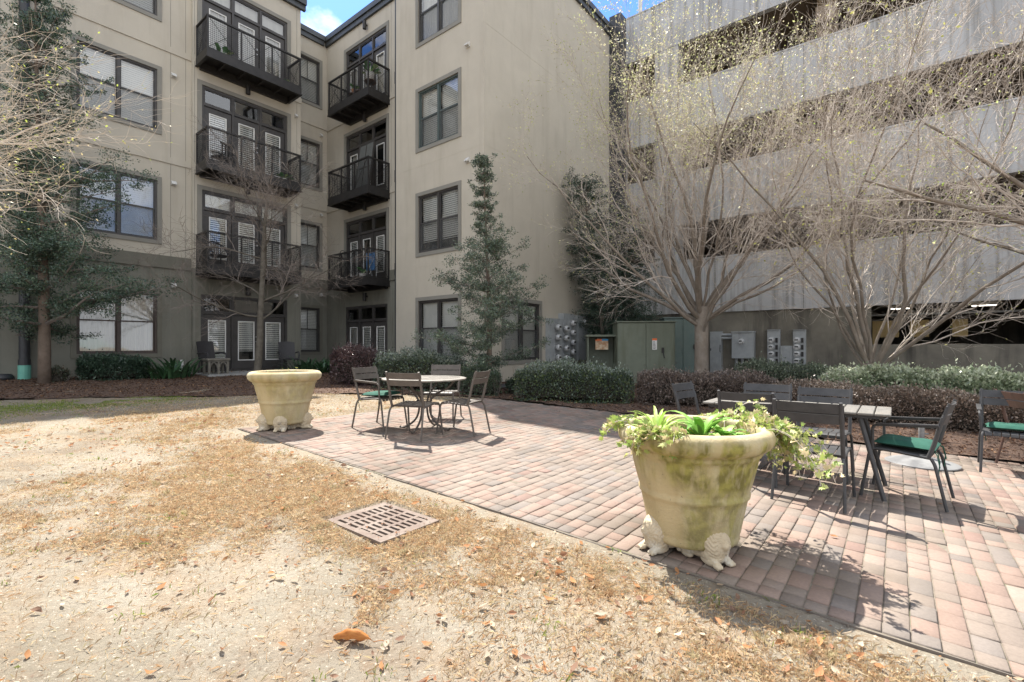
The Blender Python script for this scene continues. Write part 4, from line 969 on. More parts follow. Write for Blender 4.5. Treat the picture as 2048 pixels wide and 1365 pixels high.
mb.build('orange_label', [pm('worn_label', (.6, .5, .36), (.4, .22, .12), 9, lo=.4, hi=.6), M['orange'], M['blue'], M['iron']], t)
# boxes on the stained deck wall
fw = frY(YD + .06); 
def wx(px): return ongp(px, YD + .06)
def wz(px, py): rx = (px - CX) / FPX; return EYE - (YD + .06) / (rx * ST + CT) * (py - HY) / FPX
def wthing(name, px, label, cat): 
    t = empty(name, (wx(px), YD + .06, 1.2), 0, label, cat); return t
def wp(mb, name, mat, par, top): 
    o = mb.build(name, mat, par)
    if par is top: o.location = -top.location
    return o
t = wthing('disconnect_cabinet', 1435, 'tall narrow pale grey electrical cabinet on the stained wall beside the tree trunk', 'electrical box')
mb = MB(fw); mb.box((wx(1424), 0, wz(1435, 745)), (wx(1446), .25, wz(1435, 664))); wp(mb, 'cabinet_body', M['elecgrey'], t, t)
mb = MB(fw); mb.tube([(wx(1444.5), .27, wz(1435, 690)), (wx(1444.5), .30, wz(1435, 700)), (wx(1444.5), .27, wz(1435, 705))], .012, 6); mb.box((wx(1425), .251, wz(1435, 702)), (wx(1426.5), .262, wz(1435, 697))); wp(mb, 'handle', M['iron'], t, t)
t = wthing('meter_box', 1490, 'square grey enclosure with one round meter on the stained wall', 'electrical box')
mb = MB(fw); mb.box((wx(1468), 0, wz(1490, 717)), (wx(1511), .3, wz(1490, 666))); mb.box((wx(1467), 0, wz(1490, 665.8)), (wx(1512), .33, wz(1490, 663.5))); wp(mb, 'enclosure', M['elecgrey'], t, t)
mb = MB(fw); meter(mb, wx(1487), .3, wz(1490, 683.5), .10); wp(mb, 'meter', MM(), t, t)
for a_, b_ in [((wx(px), .15, wz(1490, 717)), (wx(px), .15, -.2)) for px in (1475, 1487)] + [((wx(1446), .15, wz(1455, py)), (wx(1468), .15, wz(1455, py))) for py in (670.5, 677)]: mb = MB(fw); mb.tube([a_, b_], .05, 10); smooth_by_angle(wp(mb, 'conduit', M['elecgrey'], t, t))
for px, lb in ((1549, 'grey panel with a column of four meters, nearer the single meter box'), (1600, 'grey panel with a column of four meters, farther from the single meter box')):
    t = wthing('meter_bank', px, lb, 'electrical box')
    mb = MB(fw); mb.box((wx(px - 12.5), 0, wz(px, 745)), (wx(px + 12.5), .16, wz(px, 661))); mb.box((wx(px - 12.5), 0, wz(px, 661) + .001), (wx(px + 12.5), .19, wz(px, 660))); wp(mb, 'panel', M['elecgrey'], t, t)
    for k in range(4):
        mb = MB(fw); meter(mb, wx(px - 4.5), .16, wz(px, 681 + k * 13.7), .10); wp(mb, 'meter', MM(), t, t)
        mb = MB(fw); mb.box((wx(px + 4), .16, wz(px, 686 + k * 13.7)), (wx(px + 8.5), .2, wz(px, 676.5 + k * 13.7))); wp(mb, 'breaker', M['iron'], t, t)
t = wthing('breaker_box', 1575, 'plain low grey box between the two columns of meters', 'electrical box')
mb = MB(fw); mb.box((wx(1562.6), 0, wz(1575, 745)), (wx(1587.2), .2, wz(1575, 692))); wp(mb, 'box_body', M['elecgrey'], t, t)
mb = MB(fw); mb.box((wx(1563.5), .2, wz(1575, 744)), (wx(1586.2), .212, wz(1575, 693.5))); mb.cur = 1; mb.box((wx(1573), .213, wz(1575, 697)), (wx(1577), .216, wz(1575, 695.5))); wp(mb, 'box_door', [M['elecgrey'], M['chrome']], t, t)
# ================================================================ furniture
def set_on_ground(o, x, y, rz, dz=0): o.location = (x, y, gz(x) + .004 + dz); o.rotation_euler = (0, -math.atan(GA), rz) if False else (0, 0, rz)
def make_chair(label, mat='taupe', arms=False, group='slatted metal chairs on the brick paving'):
    t = empty('patio_chair', (0, 0, 0), 0, label, 'chair', group); m = M[mat]; hw = .235
    for s in (-1, 1):
        x = s * hw
        if True:
            mb = MB(); mb.tube(fillet([(x * 1.10, .285, 0), (x * 1.04, .225, .40), (x, .205, .432)], .05), .0125, 9); l = mb.build('leg', m, t); smooth_by_angle(l)
            mb = MB(); mb.tube(fillet([(x * 1.10, -.285, 0), (x * 1.05, -.21, .36), (x, -.185, .405)], .05), .0125, 9); l = mb.build('leg', m, t); smooth_by_angle(l)
            mb = MB(); mb.tube(fillet([(x, .205, .432), (x, .10, .434), (x, -.185, .405)], .06), .0125, 9)
            l = mb.build('side_rail', m, t); smooth_by_angle(l)
        # flat back post rising from the rail
        mb = MB(); pts = fillet([(x, -.165, .40), (x, -.205, .52), (x, -.235, .66), (x, -.30, .865)], .06, 4)
        mb.tube(pts, [.0165] * (len(pts) - 1) + [.013], 10)
        smooth_by_angle(mb.build('back_post', m, t))
        if arms:
            mb = MB(); mb.tube(fillet([(x * 1.06, .20, .43), (x * 1.12, .20, .645), (x * 1.12, -.24, .675)], .05), .0115, 8); mb.bar((x * 1.12, .17, .66), (x * 1.12, -.235, .686), .04, .012)
            l = mb.build('armrest', m, t)
    # seat: curved slats from front to back
    prof = [(.235, .405), (.228, .428), (.205, .443), (.16, .447), (.08, .440), (0, .432), (-.08, .427), (-.15, .428), (-.195, .436)]
    mb = MB(); n = 7; w = (2 * hw - .012) / n
    for i in range(n):
        a = -hw + .006 + i * w + .004; b = a + w - .008
        for th, sg in ((.0, 1),):
            vs = []
            for y, z in prof: vs += [(a, y, z), (b, y, z), (b, y, z - .007), (a, y, z - .007)]
            fs = []
            for k in range(len(prof) - 1):
                for j in range(4): q = (j + 1) % 4; fs.append((k * 4 + j, k * 4 + q, k * 4 + 4 + q, k * 4 + 4 + j))
            fs += [(0, 1, 2, 3), tuple(len(prof) * 4 - 4 + j for j in (3, 2, 1, 0))]
            mb.add(vs, fs)
    mb.bar((-hw, .15, .425), (hw, .15, .425), .02, .014); mb.bar((-hw, -.14, .412), (hw, -.14, .412), .02, .014)
    mb.build('seat', m, t)
    mb = MB()       # two curved back slats
    for z0, z1 in ((.685, .760), (.772, .852)):
        vs, fs = [], []; nn = 12; ys = lambda z: -.222 - (z - .62) * .30
        for i in range(nn + 1):
            s = i / nn * 2 - 1; x = s * (hw + .018); cv = -.03 * (1 - s * s); tp = .010 * (abs(s) > .97)
            for z, o in ((z0 + tp, .012), (z1 - tp, .012), (z1 - tp, .0), (z0 + tp, .0)): vs.append((x, ys(z) + cv + o, z))
        for i in range(nn):
            for j in range(4): q = (j + 1) % 4; fs.append((i * 4 + j, i * 4 + q, i * 4 + 4 + q, i * 4 + 4 + j))
        fs += [(0, 1, 2, 3), tuple(nn * 4 + j for j in (3, 2, 1, 0))]; mb.add(vs, fs)
    o = mb.build('backrest', m, t); smooth_by_angle(o, R(30))
    return t
def cushion(parent_xy, rz, label, h=.445, w=.42):
    x, y = parent_xy; mb = MB(); n = 14; vs = []
    for side in (1, -1):
        for i in range(n + 1):
            for j in range(n + 1):
                a, b = i / n * 2 - 1, j / n * 2 - 1
                e = (1 - abs(a) ** 5) * (1 - abs(b) ** 5); dm = 1 - .35 * math.exp(-((a) ** 2 + b ** 2) * 9)
                puff = .012 + .026 * e ** .5 * dm + .003 * math.sin(a * 7 + b * 5)
                px, py = a * w / 2 * (1 - .05 * (abs(b) < .5)), b * w / 2
                vs.append((px, py, .034 + side * puff * (1 if side > 0 else .6) * (e ** .25 if e > 0 else 0)))
    fs = []
    for s in range(2):
        o = s * (n + 1) ** 2
        for i in range(n):
            for j in range(n): q = o + i * (n + 1) + j; fs.append((q, q + n + 1, q + n + 2, q + 1) if s == 0 else (q, q + 1, q + n + 2, q + n + 1))
    mb.add(vs, fs)
    t = mb.build('seat_cushion', M['cushion'], smooth=True, recalc=False, label=label, cat='cushion'); t.location = (x, y, gz(x) + .004 + h); t.rotation_euler = (R(2), 0, rz)
    mb = MB()
    for s in (-1, 1):
        mb.tube([(s * .17, -.19, .03), (s * .2, -.225, .01), (s * .21, -.24, -.06), (s * .2, -.235, -.16)], .004, 5); mb.tube([(s * .17, -.19, .03), (s * .22, -.22, 0), (s * .235, -.245, -.10)], .004, 5)
    mb.build('tie', M['cushion'], t)
ch = make_chair('taupe slatted chair with its back to the camera at the round table')
arm = make_chair('taupe armchair on the left of the round table with a green cushion', arms=True)
chc = make_chair('dark grey slatted chair, back to the camera, nearest to the ivy-filled planter rim', 'charcoal')
armc = make_chair('dark grey armchair with green cushion at the right end of the rectangular table', 'charcoal', arms=True)
red = make_chair('red-brown chair cut off at the right edge of the photo', 'rust', arms=False, group=None)
def put(t, c, fx, fd=None, copy=False, label=None, cam_dir=True):
    "c: centre on the ground (world), facing given as camera-space (x, depth) or as a world angle"
    o = copy_tree(t) if copy else t
    rz = cdir(fx, fd) if cam_dir else fx
    set_on_ground(o, c.x, c.y, rz)
    if label: o['label'] = label
    return rz
def W2(x, y): return Vector((x, y, 0))
# round table group
rt = gp(849, 860)
def camv(x, d): return cw(x, d)
A_rear = (gp(768, 880) + gp(844, 886)) / 2; fdir = camv(.19, .53).normalized()
put(ch, A_rear + fdir * .285, .19, .53)
B_rear = gp(731, 851); fdir = camv(.9, -.42).normalized(); cB = B_rear + fdir * .27
rzB = put(arm, cB, .9, -.42); cushion((cB.x + fdir.x * .03, cB.y + fdir.y * .03), rzB, 'green seat cushion on the armchair left of the round table')
D_rear = (gp(952, 872) + gp(977, 867)) / 2; fdir = camv(-.88, .32).normalized()
put(ch, D_rear + fdir * .285, -.88, .32, True, 'taupe slatted chair on the right side of the round table')
cC = rt + camv(.10, .98); put(ch, cC, -.12, -1, True, 'taupe slatted chair behind the round table, facing the camera')
# rectangular table group (world axes)
put(chc, W2(-.56, 4.86), R(-3), copy=False, cam_dir=False, label='dark grey slatted chair nearest the camera at the rectangular table')
put(chc, W2(-1.13, 5.22), R(2), copy=True, cam_dir=False, label='dark grey chair tucked under the rectangular table directly behind the near planter')
put(chc, W2(-1.16, 5.92), R(182), copy=True, cam_dir=False, label='dark grey chair on the hedge side of the rectangular table, left one')
put(chc, W2(-.62, 5.90), R(178), copy=True, cam_dir=False, label='dark grey chair on the hedge side of the rectangular table, right one')
put(chc, W2(-1.64, 5.52), R(-96), copy=True, cam_dir=False, label='dark grey chair at the left end of the rectangular table')
cE = W2(.07, 5.48); rzE = put(armc, cE, R(82), cam_dir=False); cushion((cE.x, cE.y), R(82), 'green seat cushion on the armchair at the right end of the rectangular table')
cF = W2(.98, 7.42); put(armc, cF, R(176), copy=True, cam_dir=False, label='dark grey armchair with a green cushion standing alone by the hedge at the right edge'); cushion((cF.x, cF.y), R(176), 'green seat cushion on the lone armchair by the hedge at the right edge')
put(red, gp(2060, 950) + cw(.33, .16), .95, -.3)

# round table with a woven lattice top
def round_table():
    t = empty('round_table', (rt.x, rt.y, gz(rt.x) + .004), .4, 'round lattice-topped metal table with curved legs on the brick paving', 'table'); Rr, H_ = .59, .735; m = M['lattice']
    mb = MB(); mb.lathe([(Rr - .085, H_), (Rr - .02, H_), (Rr, H_ - .006), (Rr, H_ - .022), (Rr - .012, H_ - .026), (Rr - .085, H_ - .012)], 64); mb.lathe([(.0, H_ - .001), (.07, H_ - .001), (.07, H_ - .012), (0, H_ - .012)], 24)
    o = mb.build('table_rim', m, t); smooth_by_angle(o)
    mb = MB(); p = .052; w = .017; r = Rr - .08; n = int(r / p)
    for i in range(-n, n + 1):
        q = i * p; L_ = math.sqrt(max(0, r * r - q * q))
        mb.box((q - w, -L_, H_ - .011), (q + w, L_, H_ - .004)); mb.box((-L_, q - w, H_ - .009), (L_, q + w, H_ - .0025))
    mb.build('lattice_top', m, t)
    for k in range(4):
        a = k * math.pi / 2; c, s = math.cos(a), math.sin(a)
        rp_ = [(.46, .71), (.36, .60), (.20, .52), (.10, .42), (.085, .28), (.14, .14), (.27, .04), (.36, .015), (.385, .035)]
        mb = MB(); pts = [(c * x, s * x, z) for x, z in rp_]
        P = []                                                   # Catmull-Rom
        for i in range(len(pts) - 1):
            p0, p1, p2, p3 = [Vector(pts[max(0, min(len(pts) - 1, i + j))]) for j in (-1, 0, 1, 2)]
            for u in (0, .25, .5, .75): P.append(.5 * ((2 * p1) + (p2 - p0) * u + (2 * p0 - 5 * p1 + 4 * p2 - p3) * u * u + (3 * p1 - p0 - 3 * p2 + p3) * u ** 3))
        P.append(Vector(pts[-1])); mb.tube(P, .015, 8); l = mb.build('leg', M['taupe'], t); smooth_by_angle(l)
    mb = MB(); mb.tube([(.105 * math.cos(a), .105 * math.sin(a), .41) for a in np.linspace(0, 2 * math.pi, 25)], .008, 6); mb.tube([(.2 * math.cos(a), .2 * math.sin(a), .52) for a in np.linspace(0, 2 * math.pi, 33)], .008, 6); mb.build('leg_ring', M['taupe'], t)
round_table()
def rect_table():
    x0, x1, y0, y1 = -1.56, -.03, 5.08, 5.72; zt = .735; cx, cy = (x0 + x1) / 2, (y0 + y1) / 2
    t = empty('rectangular_table', (cx, cy, gz(cx) + .004), 0, 'rectangular slatted patio table with weathered grey top', 'table'); a, b = (x1 - x0) / 2, (y1 - y0) / 2
    mb = MB(); n = 13; w = 2 * a / n
    for i in range(n): mb.bbox((-a + i * w + .003, -b, zt - .022), (-a + (i + 1) * w - .005, b, zt), .005)
    mb.build('slatted_top', M['tabletop'], t)
    mb = MB(); mb.bar((-a + .05, -b + .08, zt - .038), (a - .05, -b + .08, zt - .038), .04, .03); mb.bar((-a + .05, b - .08, zt - .038), (a - .05, b - .08, zt - .038), .04, .03); mb.bar((-a + .2, -b + .1, zt - .04), (-a + .2, b - .1, zt - .04), .04, .025); mb.bar((a - .2, -b + .1, zt - .04), (a - .2, b - .1, zt - .04), .04, .025)
    mb.build('table_frame', M['charcoal'], t)
    for sx in (-1, 1):
        for sy in (-1, 1):
            mb = MB(); mb.tube([(sx * (a - .22), sy * (b - .10), zt - .05), (sx * (a - .05), sy * (b - .03), 0)], .019, 9); l = mb.build('leg', M['charcoal'], t); smooth_by_angle(l)
rect_table()
c = gp(1843, 928); t = empty('umbrella_base', (c.x, c.y, gz(c.x) + .004), 0, 'round dark iron umbrella base with a short tube on the brick paving', 'umbrella base')
mb = MB(); mb.lathe([(0, .0), (.335, 0), (.335, .012), (.32, .02), (.24, .045), (.12, .068), (.05, .075), (0, .075)], 48); smooth_by_angle(mb.build('base_plate', M['rim_cover'], t))
mb = MB(); mb.lathe([(.04, .07), (.04, .10), (.028, .105), (.028, .42), (.024, .42), (.024, .3)], 20); mb.tube([(.028, 0, .34), (.062, 0, .34)], .009, 8); smooth_by_angle(mb.build('pole_tube', M['rim_cover'], t))

# ================================================================ planters and their lions
def planter_mat():
    m, t, b = _mat('cast_stone_planter'); L = t.links; b.inputs['Roughness'].default_value = .92; b.inputs['Specular IOR Level'].default_value = .2
    co = t.nodes.new('ShaderNodeTexCoord'); sp = t.nodes.new('ShaderNodeSeparateXYZ'); L.new(co.outputs['Object'], sp.inputs[0])
    def nz(sc, ms=(1, 1, 1), det=7):
        q = t.nodes.new('ShaderNodeMapping'); q.inputs['Scale'].default_value = ms; L.new(co.outputs['Object'], q.inputs[0])
        n = t.nodes.new('ShaderNodeTexNoise'); n.inputs['Scale'].default_value = sc; n.inputs['Detail'].default_value = det; L.new(q.outputs[0], n.inputs[0]); return n.outputs[0]
    def rmp(f, a, z, c=0., d=1.):
        r = t.nodes.new('ShaderNodeMapRange'); r.inputs[1].default_value = a; r.inputs[2].default_value = z; r.inputs[3].default_value = c; r.inputs[4].default_value = d; L.new(f, r.inputs[0]); return r.outputs[0]
    def mth(op, a, c):
        x = t.nodes.new('ShaderNodeMath'); x.operation = op; x.use_clamp = True
        for i, q in enumerate((a, c)):
            if isinstance(q, (int, float)): x.inputs[i].default_value = q
            else: L.new(q, x.inputs[i])
        return x.outputs[0]
    def mix(f, A, B):
        x = t.nodes.new('ShaderNodeMix'); x.data_type = 'RGBA'; L.new(f, x.inputs[0])
        for k, q in (('A', A), ('B', B)):
            if isinstance(q, tuple): x.inputs[k].default_value = (*q, 1)
            else: L.new(q, x.inputs[k])
        return x.outputs['Result']
    c = mix(rmp(nz(3, (1, 1, .4)), .35, .65), (.47, .385, .225), (.39, .305, .17))
    c = mix(rmp(nz(4.5, (1, 1, .25)), .48, .7), c, (.48, .42, .29))
    streak = mth('MULTIPLY', rmp(nz(9, (1, 1, .10), 9), .42, .58), rmp(nz(28, (1, 1, .35), 9), .36, .6, .45, 1))
    # algae: below the rim, on the rim underside, and in some runs down the side
    band = mth('MULTIPLY', rmp(sp.outputs[2], .44, .58), rmp(sp.outputs[2], .80, .72))
    low = mth('MULTIPLY', rmp(nz(2.6, (1, 1, .45), 9), .47, .60), rmp(sp.outputs[2], .78, .7))
    al = mth('MULTIPLY', mth('ADD', mth('MULTIPLY', band, .95), mth('MULTIPLY', low, .8)), mth('ADD', streak, .25))
    att = t.nodes.new('ShaderNodeObjectInfo')
    al = mth('MULTIPLY', al, mth('ADD', mth('MULTIPLY', att.outputs['Color'], 1.0), 0.0))
    c = mix(al, c, mix(rmp(nz(14), .4, .6), (.16, .14, .045), (.27, .245, .07)))
    c = mix(rmp(nz(55, det=3), .68, .78), c, (.16, .13, .09))
    L.new(c, b.inputs['Base Color'])
    bn = t.nodes.new('ShaderNodeBump'); bn.inputs['Distance'].default_value = .004; L.new(nz(60, det=8), bn.inputs['Height']); L.new(bn.outputs[0], b.inputs['Normal'])
    return m
M['planter'] = planter_mat()
def flute(q, r, z):
    w = .0025 * math.sin(q * 3 + 1) + .0015 * math.sin(q * 7 + z * 9)
    if .40 < z < .60: w += .0045 * max(0, math.cos(q * 26)) * min(1, (z - .40) / .05, (.60 - z) / .03)
    return w
def planter(c, label, moss, rs=.93):
    t = empty('planter', (c.x, c.y, gz(c.x) + .004), random.random(), label, 'planter'); b = .075
    prof = [(0, b), (.255, b), (.285, b + .01), (.297, b + .035), (.292, b + .055), (.300, b + .075), (.348, .36), (.361, .372), (.364, .388), (.357, .402), (.362, .42), (.415, .615), (.428, .628), (.436, .642), (.434, .655), (.455, .665), (.484, .684), (.502, .71), (.507, .74), (.497, .768), (.475, .788), (.448, .796), (.428, .79), (.418, .775), (.416, .74), (.40, .66), (.395, .60)]
    prof = [(r * rs, z) for r, z in prof]; P2 = []
    for i in range(len(prof) - 1):
        (r0, z0), (r1, z1) = prof[i], prof[i + 1]; k = max(1, int(math.hypot(r1 - r0, z1 - z0) / .025))
        for j in range(k): P2.append((r0 + (r1 - r0) * j / k, z0 + (z1 - z0) * j / k))
    P2.append(prof[-1])
    mb = MB(); mb.lathe(P2, 156, wob=flute); o = mb.build('planter_body', M['planter'], t, smooth=True, recalc=True); o.color = (moss, moss, moss, 1)
    mb = MB(); n = 20; mb.lathe([(0, .655), (.1, .66), (.2, .652), (.3, .657), (.37, .65)], 40, wob=lambda q, r, z: 0); mb.build('soil', M['soil'], t)
    return t
c1 = cw(1.165, 3.10); pl1 = planter(c1, 'big cast stone planter with green algae stains and trailing ivy in the foreground', 1.0)
c2 = cw((570.5 - 1024) / 960 * 6.68, 6.68); pl2 = planter(c2, 'big pale cast stone planter without ivy at the far left corner of the brick paving', .45)

def lion_mesh():
    bm = bmesh.new()
    def ell(c, r, rot=(0, 0, 0), sub=3):
        m = Matrix.Translation(c) @ (Matrix.Rotation(rot[2], 4, 'Z') @ Matrix.Rotation(rot[1], 4, 'Y') @ Matrix.Rotation(rot[0], 4, 'X')) @ Matrix.Diagonal((*r, 1)); bmesh.ops.create_icosphere(bm, subdivisions=sub, radius=1, matrix=m)
    # lying lion looking along -Y
    ell((0, .10, .042), (.062, .13, .036)); ell((.05, .15, .036), (.04, .06, .034)); ell((-.05, .15, .036), (.04, .06, .034))     # body, haunches
    ell((0, -.035, .128), (.090, .074, .104), (R(-8), 0, 0)); ell((0, -.02, .075), (.085, .078, .080))                                   # mane
    ell((0, -.075, .148), (.05, .045, .055)); ell((0, -.112, .132), (.028, .028, .022)); ell((0, -.108, .117), (.022, .022, .014))      # face, muzzle, chin
    ell((0, -.112, .152), (.011, .026, .012), (R(30), 0, 0)); ell((.05, -.055, .185), (.017, .01, .02)); ell((-.05, -.055, .185), (.017, .01, .02))
    ell((.02, -.108, .158), (.012, .008, .006)); ell((-.02, -.108, .158), (.012, .008, .006)); ell((0, -.138, .142), (.010, .008, .007))
    for s in (-1, 1):
        ell((s * .05, -.035, .03), (.026, .07, .028)); ell((s * .05, -.092, .021), (.027, .026, .020)); ell((s * .07, .13, .02), (.02, .05, .02))
        for k in (-1, 0, 1): ell((s * .052 + k * .015, -.112, .016), (.008, .012, .013), sub=2)
    
    me = bpy.data.meshes.new('lion'); bm.to_mesh(me); bm.free(); o = bpy.data.objects.new('tmp', me); COL.objects.link(o)
    md = o.modifiers.new('r', 'REMESH'); md.mode = 'VOXEL'; md.voxel_size = .0042
    dg = bpy.context.evaluated_depsgraph_get(); m2 = bpy.data.meshes.new_from_object(o.evaluated_get(dg)); bpy.data.objects.remove(o)
    for v in m2.vertices:
        p = v.co; face = math.exp(-((p.x / .042) ** 2 + ((p.z - .145) / .045) ** 2)) if p.y < -.075 else 0
        mane = max(0, 1 - ((p - Vector((0, -.03, .12))).length / .125) ** 4) * (1 - min(1, face * 1.6))
        if p.z > .035 and mane > 0:
            d = p - Vector((0, -.05, .14)); a = math.atan2(d.x, d.z); rr = math.hypot(d.x, d.z)
            w = math.sin(a * 17 + 5 * math.sin(rr * 60 + p.y * 30)) * .5 + noise.noise(p * 70) * .8
            v.co += v.normal * (w * .0065 * mane)
        v.co += v.normal * noise.noise(p * 130) * .0012
        if p.z < .03 and p.y < -.11 and abs(abs(p.x) - .052) < .03: pass
    m2.materials.append(M['lion']); m2.shade_smooth(); return m2
LM = lion_mesh(); lion_first = None
def lion(pc, ang_cam, dist, label, tilt=0, face=None):
    "lion under the pot rim at camera-space direction ang (0 = towards the right, 90 = away)"
    x, d = math.cos(R(ang_cam)), math.sin(R(ang_cam)); v = cw(x, d).normalized() * dist; p = Vector((pc.x, pc.y, 0)) + v
    o = bpy.data.objects.new('lion_statue', LM); COL.objects.link(o); o.location = (p.x, p.y, gz(p.x) + .005)
    o.scale = (1.0, .95, 1.02); fa = math.atan2(v.y, v.x) + (face or 0); o.rotation_euler = (0, 0, fa + math.pi / 2)
    tag(o, label, 'lion statue', 'crouching lion feet under the planters')
lion(c1, -80, .21, 'pale stone lion under the front right of the ivy planter, facing the camera', face=R(16))
lion(c1, -167, .235, 'pale stone lion under the left side of the ivy planter, seen in profile', face=R(8))
lion(c1, 14, .20, 'pale stone lion mostly hidden behind the right side of the ivy planter')
lion(c1, 100, .18, 'stone lion hidden behind the ivy planter')
lion(c2, -78, .22, 'stone lion under the front of the far planter, facing the camera')
lion(c2, -138, .24, 'rounded stone lion under the left of the far planter')
lion(c2, 8, .24, 'stone lion in profile under the right of the far planter')
lion(c2, 105, .18, 'stone lion at the back of the far planter')

# ================================================================ plants in the near planter
def ivy(name, label, anchors, n_st, seed, spill=.35, cols=((.36, .44, .11), (.50, .52, .20), (.24, .33, .08), (.58, .48, .28))):
    rs = random.Random(seed); mbs = MB(); P, D, S_ = [], [], []
    base = Vector((c1.x, c1.y, gz(c1.x)))
    for k in range(n_st):
        ang, r0 = rs.choice(anchors); ang = R(ang + rs.gauss(0, 11)); out = cw(math.cos(ang), math.sin(ang)).normalized()
        p = base + out * (r0 - rs.random() * .1) + Vector((0, 0, .69)); pts = [p]; L_ = rs.uniform(.25, .55) * spill / .35; n = 9
        d = Vector((out.x * .8 + rs.gauss(0, .35), out.y * .8 + rs.gauss(0, .35), .55))
        for i in range(n):
            rr = Vector((p.x - base.x, p.y - base.y, 0)).length
            d.z -= .34 if rr > .44 else .14; d += Vector((rs.gauss(0, .18), rs.gauss(0, .18), 0)) + out * (.20 if rr < .46 else 0)
            d.normalize(); q = p + d * L_ / n
            rq = Vector((q.x - base.x, q.y - base.y, 0)); zz = q.z - base.z
            if zz < .80 and rq.length < .525 and rq.length > .41: q.z = base.z + .80 + .01 * rs.random() if rq.length < .49 else q.z; 
            if zz < .78 and .45 < rq.length < .53: rr2 = rq.normalized() * .535; q.x, q.y = base.x + rr2.x, base.y + rr2.y
            p = q; pts.append(p)
            for j in range(2):
                P.append(p + Vector((rs.gauss(0, .014),) * 3)); D.append((rs.gauss(0, 1) + out.x * .4, rs.gauss(0, 1) + out.y * .4, rs.gauss(.15, .6))); S_.append(rs.uniform(.030, .062))
        mbs.tube(pts, .0022, 4, caps=False)
    P, D, S_ = np.array(P), unit(np.array(D)), np.array(S_); n = len(P); A_ = unit(np.cross(D, rng.normal(0, 1, (n, 3)))); N = np.cross(A_, D)
    out5 = [(0, 0), (.30, -.42), (.38, -.18), (.72, -.34), (.62, -.12), (1.05, 0), (.62, .12), (.72, .34), (.38, .18), (.30, .42)]     # lobed ivy leaf
    v = np.stack([P + (D * a + A_ * b + N * (abs(b) * .35)) * S_[:, None] for a, b in out5], 1).reshape(-1, 3); b_ = (np.arange(n) * 10)[:, None]
    f = np.concatenate([b_ + np.array([t]) for t in ((0, 1, 2), (2, 3, 4), (4, 5, 6), (6, 7, 8), (8, 9, 0), (0, 2, 4), (0, 4, 6), (0, 6, 8))])
    pal = np.array(cols); c = pal[rng.integers(0, len(pal), n)] * rng.uniform(.7, 1.2, (n, 1))
    o = npmesh(name, v, f, M['leaf'], col=np.repeat(c, 10, 0), label=label, cat='plant'); mbs.build('vines', M['twig'], o, recalc=False)
ivy('trailing_ivy', 'variegated ivy spilling over the left rim of the near planter', [(190, .40), (215, .40), (235, .38), (172, .38)], 24, 3, .18)
ivy('trailing_ivy', 'variegated ivy cascading over the right rim of the near planter toward the chairs', [(12, .40), (28, .42), (-8, .42), (40, .38), (2, .40)], 90, 5, .38)
def rosette(name, label, offc, nl, L_, w, up, cols, seed):
    rs = random.Random(seed); V, F, C = [], [], []; base = Vector((c1.x, c1.y, gz(c1.x) + .70)) + cw(*offc)
    for i in range(nl):
        a = i * 2.4 + rs.random() * .5; e = rs.uniform(*up); out = Vector((math.cos(a), math.sin(a), 0)); sd = Vector((-math.sin(a), math.cos(a), 0)); l = L_ * rs.uniform(.7, 1.15); b = len(V); m_ = 7; cc = np.array(rs.choice(cols)) * rs.uniform(.8, 1.15)
        for j in range(m_ + 1):
            t = j / m_; el = e - t * t * .5; p = base + out * (l * t * math.cos(el) + .01) + Vector((0, 0, l * t * math.sin(el))); ww = w * math.sin(math.pi * min(.99, t * .93 + .06)) ** .8
            V += [p - sd * ww + Vector((0, 0, ww * .35)), p, p + sd * ww + Vector((0, 0, ww * .35))]; C += [cc, cc * 1.15, cc]
        for j in range(m_): q = b + 3 * j; F += [(q, q + 1, q + 4, q + 3), (q + 1, q + 2, q + 5, q + 4)]
    npmesh(name, np.array(V), np.array(F), M['leaf'], col=np.array(C), smooth=True, label=label, cat='plant')
G1 = [(.20, .40, .07), (.30, .50, .12), (.15, .33, .06)]
rosette('broadleaf_plant', 'fresh green broad-leaved plant in the middle of the near planter', (.05, -.02), 18, .24, .030, (.5, 1.45), G1, 1)
rosette('broadleaf_plant', 'small fresh green plant right of centre in the near planter', (.19, -.03), 14, .17, .024, (.3, 1.1), G1, 2)
rosette('strap_leaf_plant', 'bright green strap-leaved plant rising from the left ivy in the near planter', (-.22, .02), 34, .27, .012, (.6, 1.4), [(.32, .48, .10), (.38, .50, .14)], 3)
n = 1700; a = rng.uniform(0, 2 * np.pi, n); r = .16 * np.sqrt(rng.random(n)); bc = Vector((c1.x, c1.y, gz(c1.x) + .665)) + cw(-.06, .12)
v, f = leaves(np.stack([bc.x + r * np.cos(a), bc.y + r * np.sin(a), bc.z + .05 * (1 - (r / .17) ** 2) + rng.uniform(0, .03, n)], 1), np.tile([0, 0, 1.], (n, 1)), .022, .55, .8)
npmesh('low_sedum', v, f, M['leaf'], col=colvar(n, (.42, .50, .10), .25), label='low yellow-green creeping plant on the soil of the near planter', cat='plant')
mb = MB(); bz = Vector((c2.x, c2.y, gz(c2.x) + .65))
P_, D_ = [], []
for k in range(16):
    q = bz + Vector((random.uniform(-.2, .2), random.uniform(-.2, .2), 0)); tip = q + Vector((random.gauss(0, .04), random.gauss(0, .04), random.uniform(.08, .2))); mb.tube([q, (q + tip) / 2 + Vector((.01, 0, 0)), tip], .0018, 4)
    for j in range(7): P_.append(q.lerp(tip, .4 + .6 * random.random())); D_.append((random.gauss(0, 1), random.gauss(0, 1), .6))
v, f = leaves(np.array(P_), np.array(D_), .025, .5, .3); o = npmesh('weed_sprigs', v, f, M['leaf'], col=colvar(len(P_), (.4, .42, .12)), label='thin weedy sprigs in the soil of the far planter', cat='plant'); mb.build('vines', M['twig'], o)

